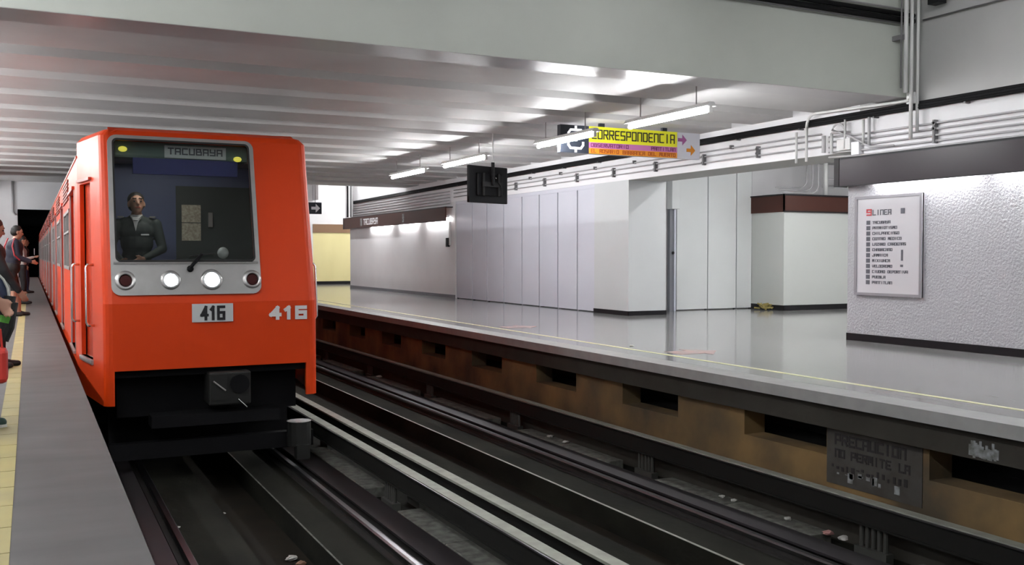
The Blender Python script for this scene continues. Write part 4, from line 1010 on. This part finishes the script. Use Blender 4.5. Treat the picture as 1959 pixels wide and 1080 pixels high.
# nearest waiting person, mostly outside the left edge
p0, wr, S, H = person('nearest waiting person with red bag and dark green shoes', (-.43, 7.25, 0), R(-8), 1.66, 'jacket_black', 'jeans', 'shoe_green', voxel=.012, stance=(.10, .06), sole='sole_white',
    armL=((.06, .05, -.28), (.22, .02, -.50)), armR=((.04, -.06, -.28), (.18, -.04, -.51)))
rb_ = MB().box(-.36, -.13, 6.86, 7.04, .345, .565).build('shopping_bag', 'bag_red', None, bevel=.03, label='plain red bag held low by the nearest waiting person', cat='bag')
tube([(-.30, 6.95, .55), (-.29, 6.95, .68), (-.22, 6.95, .70), (-.17, 6.95, .68), (-.16, 6.95, .55)], .008, 6).build('bag_handle', 'bag_red', rb_)
bk = empty('umbrella_case', (-.2, 7.45, .57), 'black cylindrical case with a bright green label above the red bag', 'case')
tube([(-.185, 7.53, .575), (-.15, 7.53, .66), (-.125, 7.53, .83)], .055, 14).build('case_body', 'bag_black', bk)
tube([(-.157, 7.53, .69), (-.145, 7.53, .735)], .058, 14).build('case_label', 'label_green', bk)
tube([(-.125, 7.53, .83), (-.12, 7.53, .87)], .035, 12).build('case_cap', 'bag_black', bk)
sp = empty('backpack', (-.27, 7.55, .7), 'blue backpack with white piping at the left edge', 'backpack')
MB().ball((-.27, 7.6, .86), (.14, .12, .19), 16, 10).build('pack_body', 'jeans', sp, smooth=True)
tube([(-.27 + .142 * math.cos(R(a)), 7.56, .86 + .192 * math.sin(R(a))) for a in range(-80, 100, 20)], .009, 6).build('piping', 'sole_white', sp)
# second person with hanging hand
p1, wr, S, H = person('second waiting person in plain black jacket, hand hanging down', (-.36, 11.2, 0), R(6), 1.52, 'jacket_black', 'jacket_black', 'shoe_black', voxel=.011, lean=.05, head_nod=R(18), stance=(.14, .04), bulk=1.2,
    armL=((-.02, .06, -.28), (.05, .07, -.52)), armR=((.10, -.07, -.26), (.25, -.05, -.49)))
# man with red piped jacket, shorts
p2, wr, S, H = person('man in navy jacket with red piping and dark shorts, looking at the train', (-.30, 20.6, 0), R(4), 1.70, 'jacket_navy', 'shorts_dark', 'shoe_black', voxel=.014, lean=.12, head_nod=R(8), calf='skin', stance=(.14, .0), bulk=1.3,
    armL=((.06, .06, -.27), (.27, .0, -.34)), armR=((.04, -.06, -.27), (.25, -.02, -.34)))
tube([S((.04, -.20, 1.46)), S((.0, -.285, 1.32)), S((.03, -.325, 1.15)), S((.12, -.30, 1.06))], .014, 6).build('red_piping', 'piping_red', p2, local=True)
tube([S((-.06, -.08, 1.47)), S((-.12, -.15, 1.32)), S((-.12, -.17, 1.1))], .014, 6).build('red_piping', 'piping_red', p2, local=True)
# woman with phone
p3, wr, S, H = person('woman holding a pale phone, third along the yellow strip', (-.16, 25.6, 0), R(2), 1.60, 'dress_light', 'jacket_black', 'shoe_black', voxel=.014, head_nod=R(22), hair_len=.22, female=True, stance=(.05, .0),
    armL=((.04, .05, -.26), (.27, -.05, -.20)), armR=((.04, -.05, -.26), (.27, .05, -.20)))
ph = box(.10, .115, 25.56, 25.63, 1.16, 1.31).build('phone', 'phone', None, label='small pale phone in the raised hand of the waiting woman', cat='phone')
p4, wr, S, H = person('farthest waiting person in dark clothes near the tunnel end', (-.12, 33.0, 0), R(0), 1.66, 'jacket_black', 'jeans', 'shoe_black', voxel=.018, stance=(.08, .0))
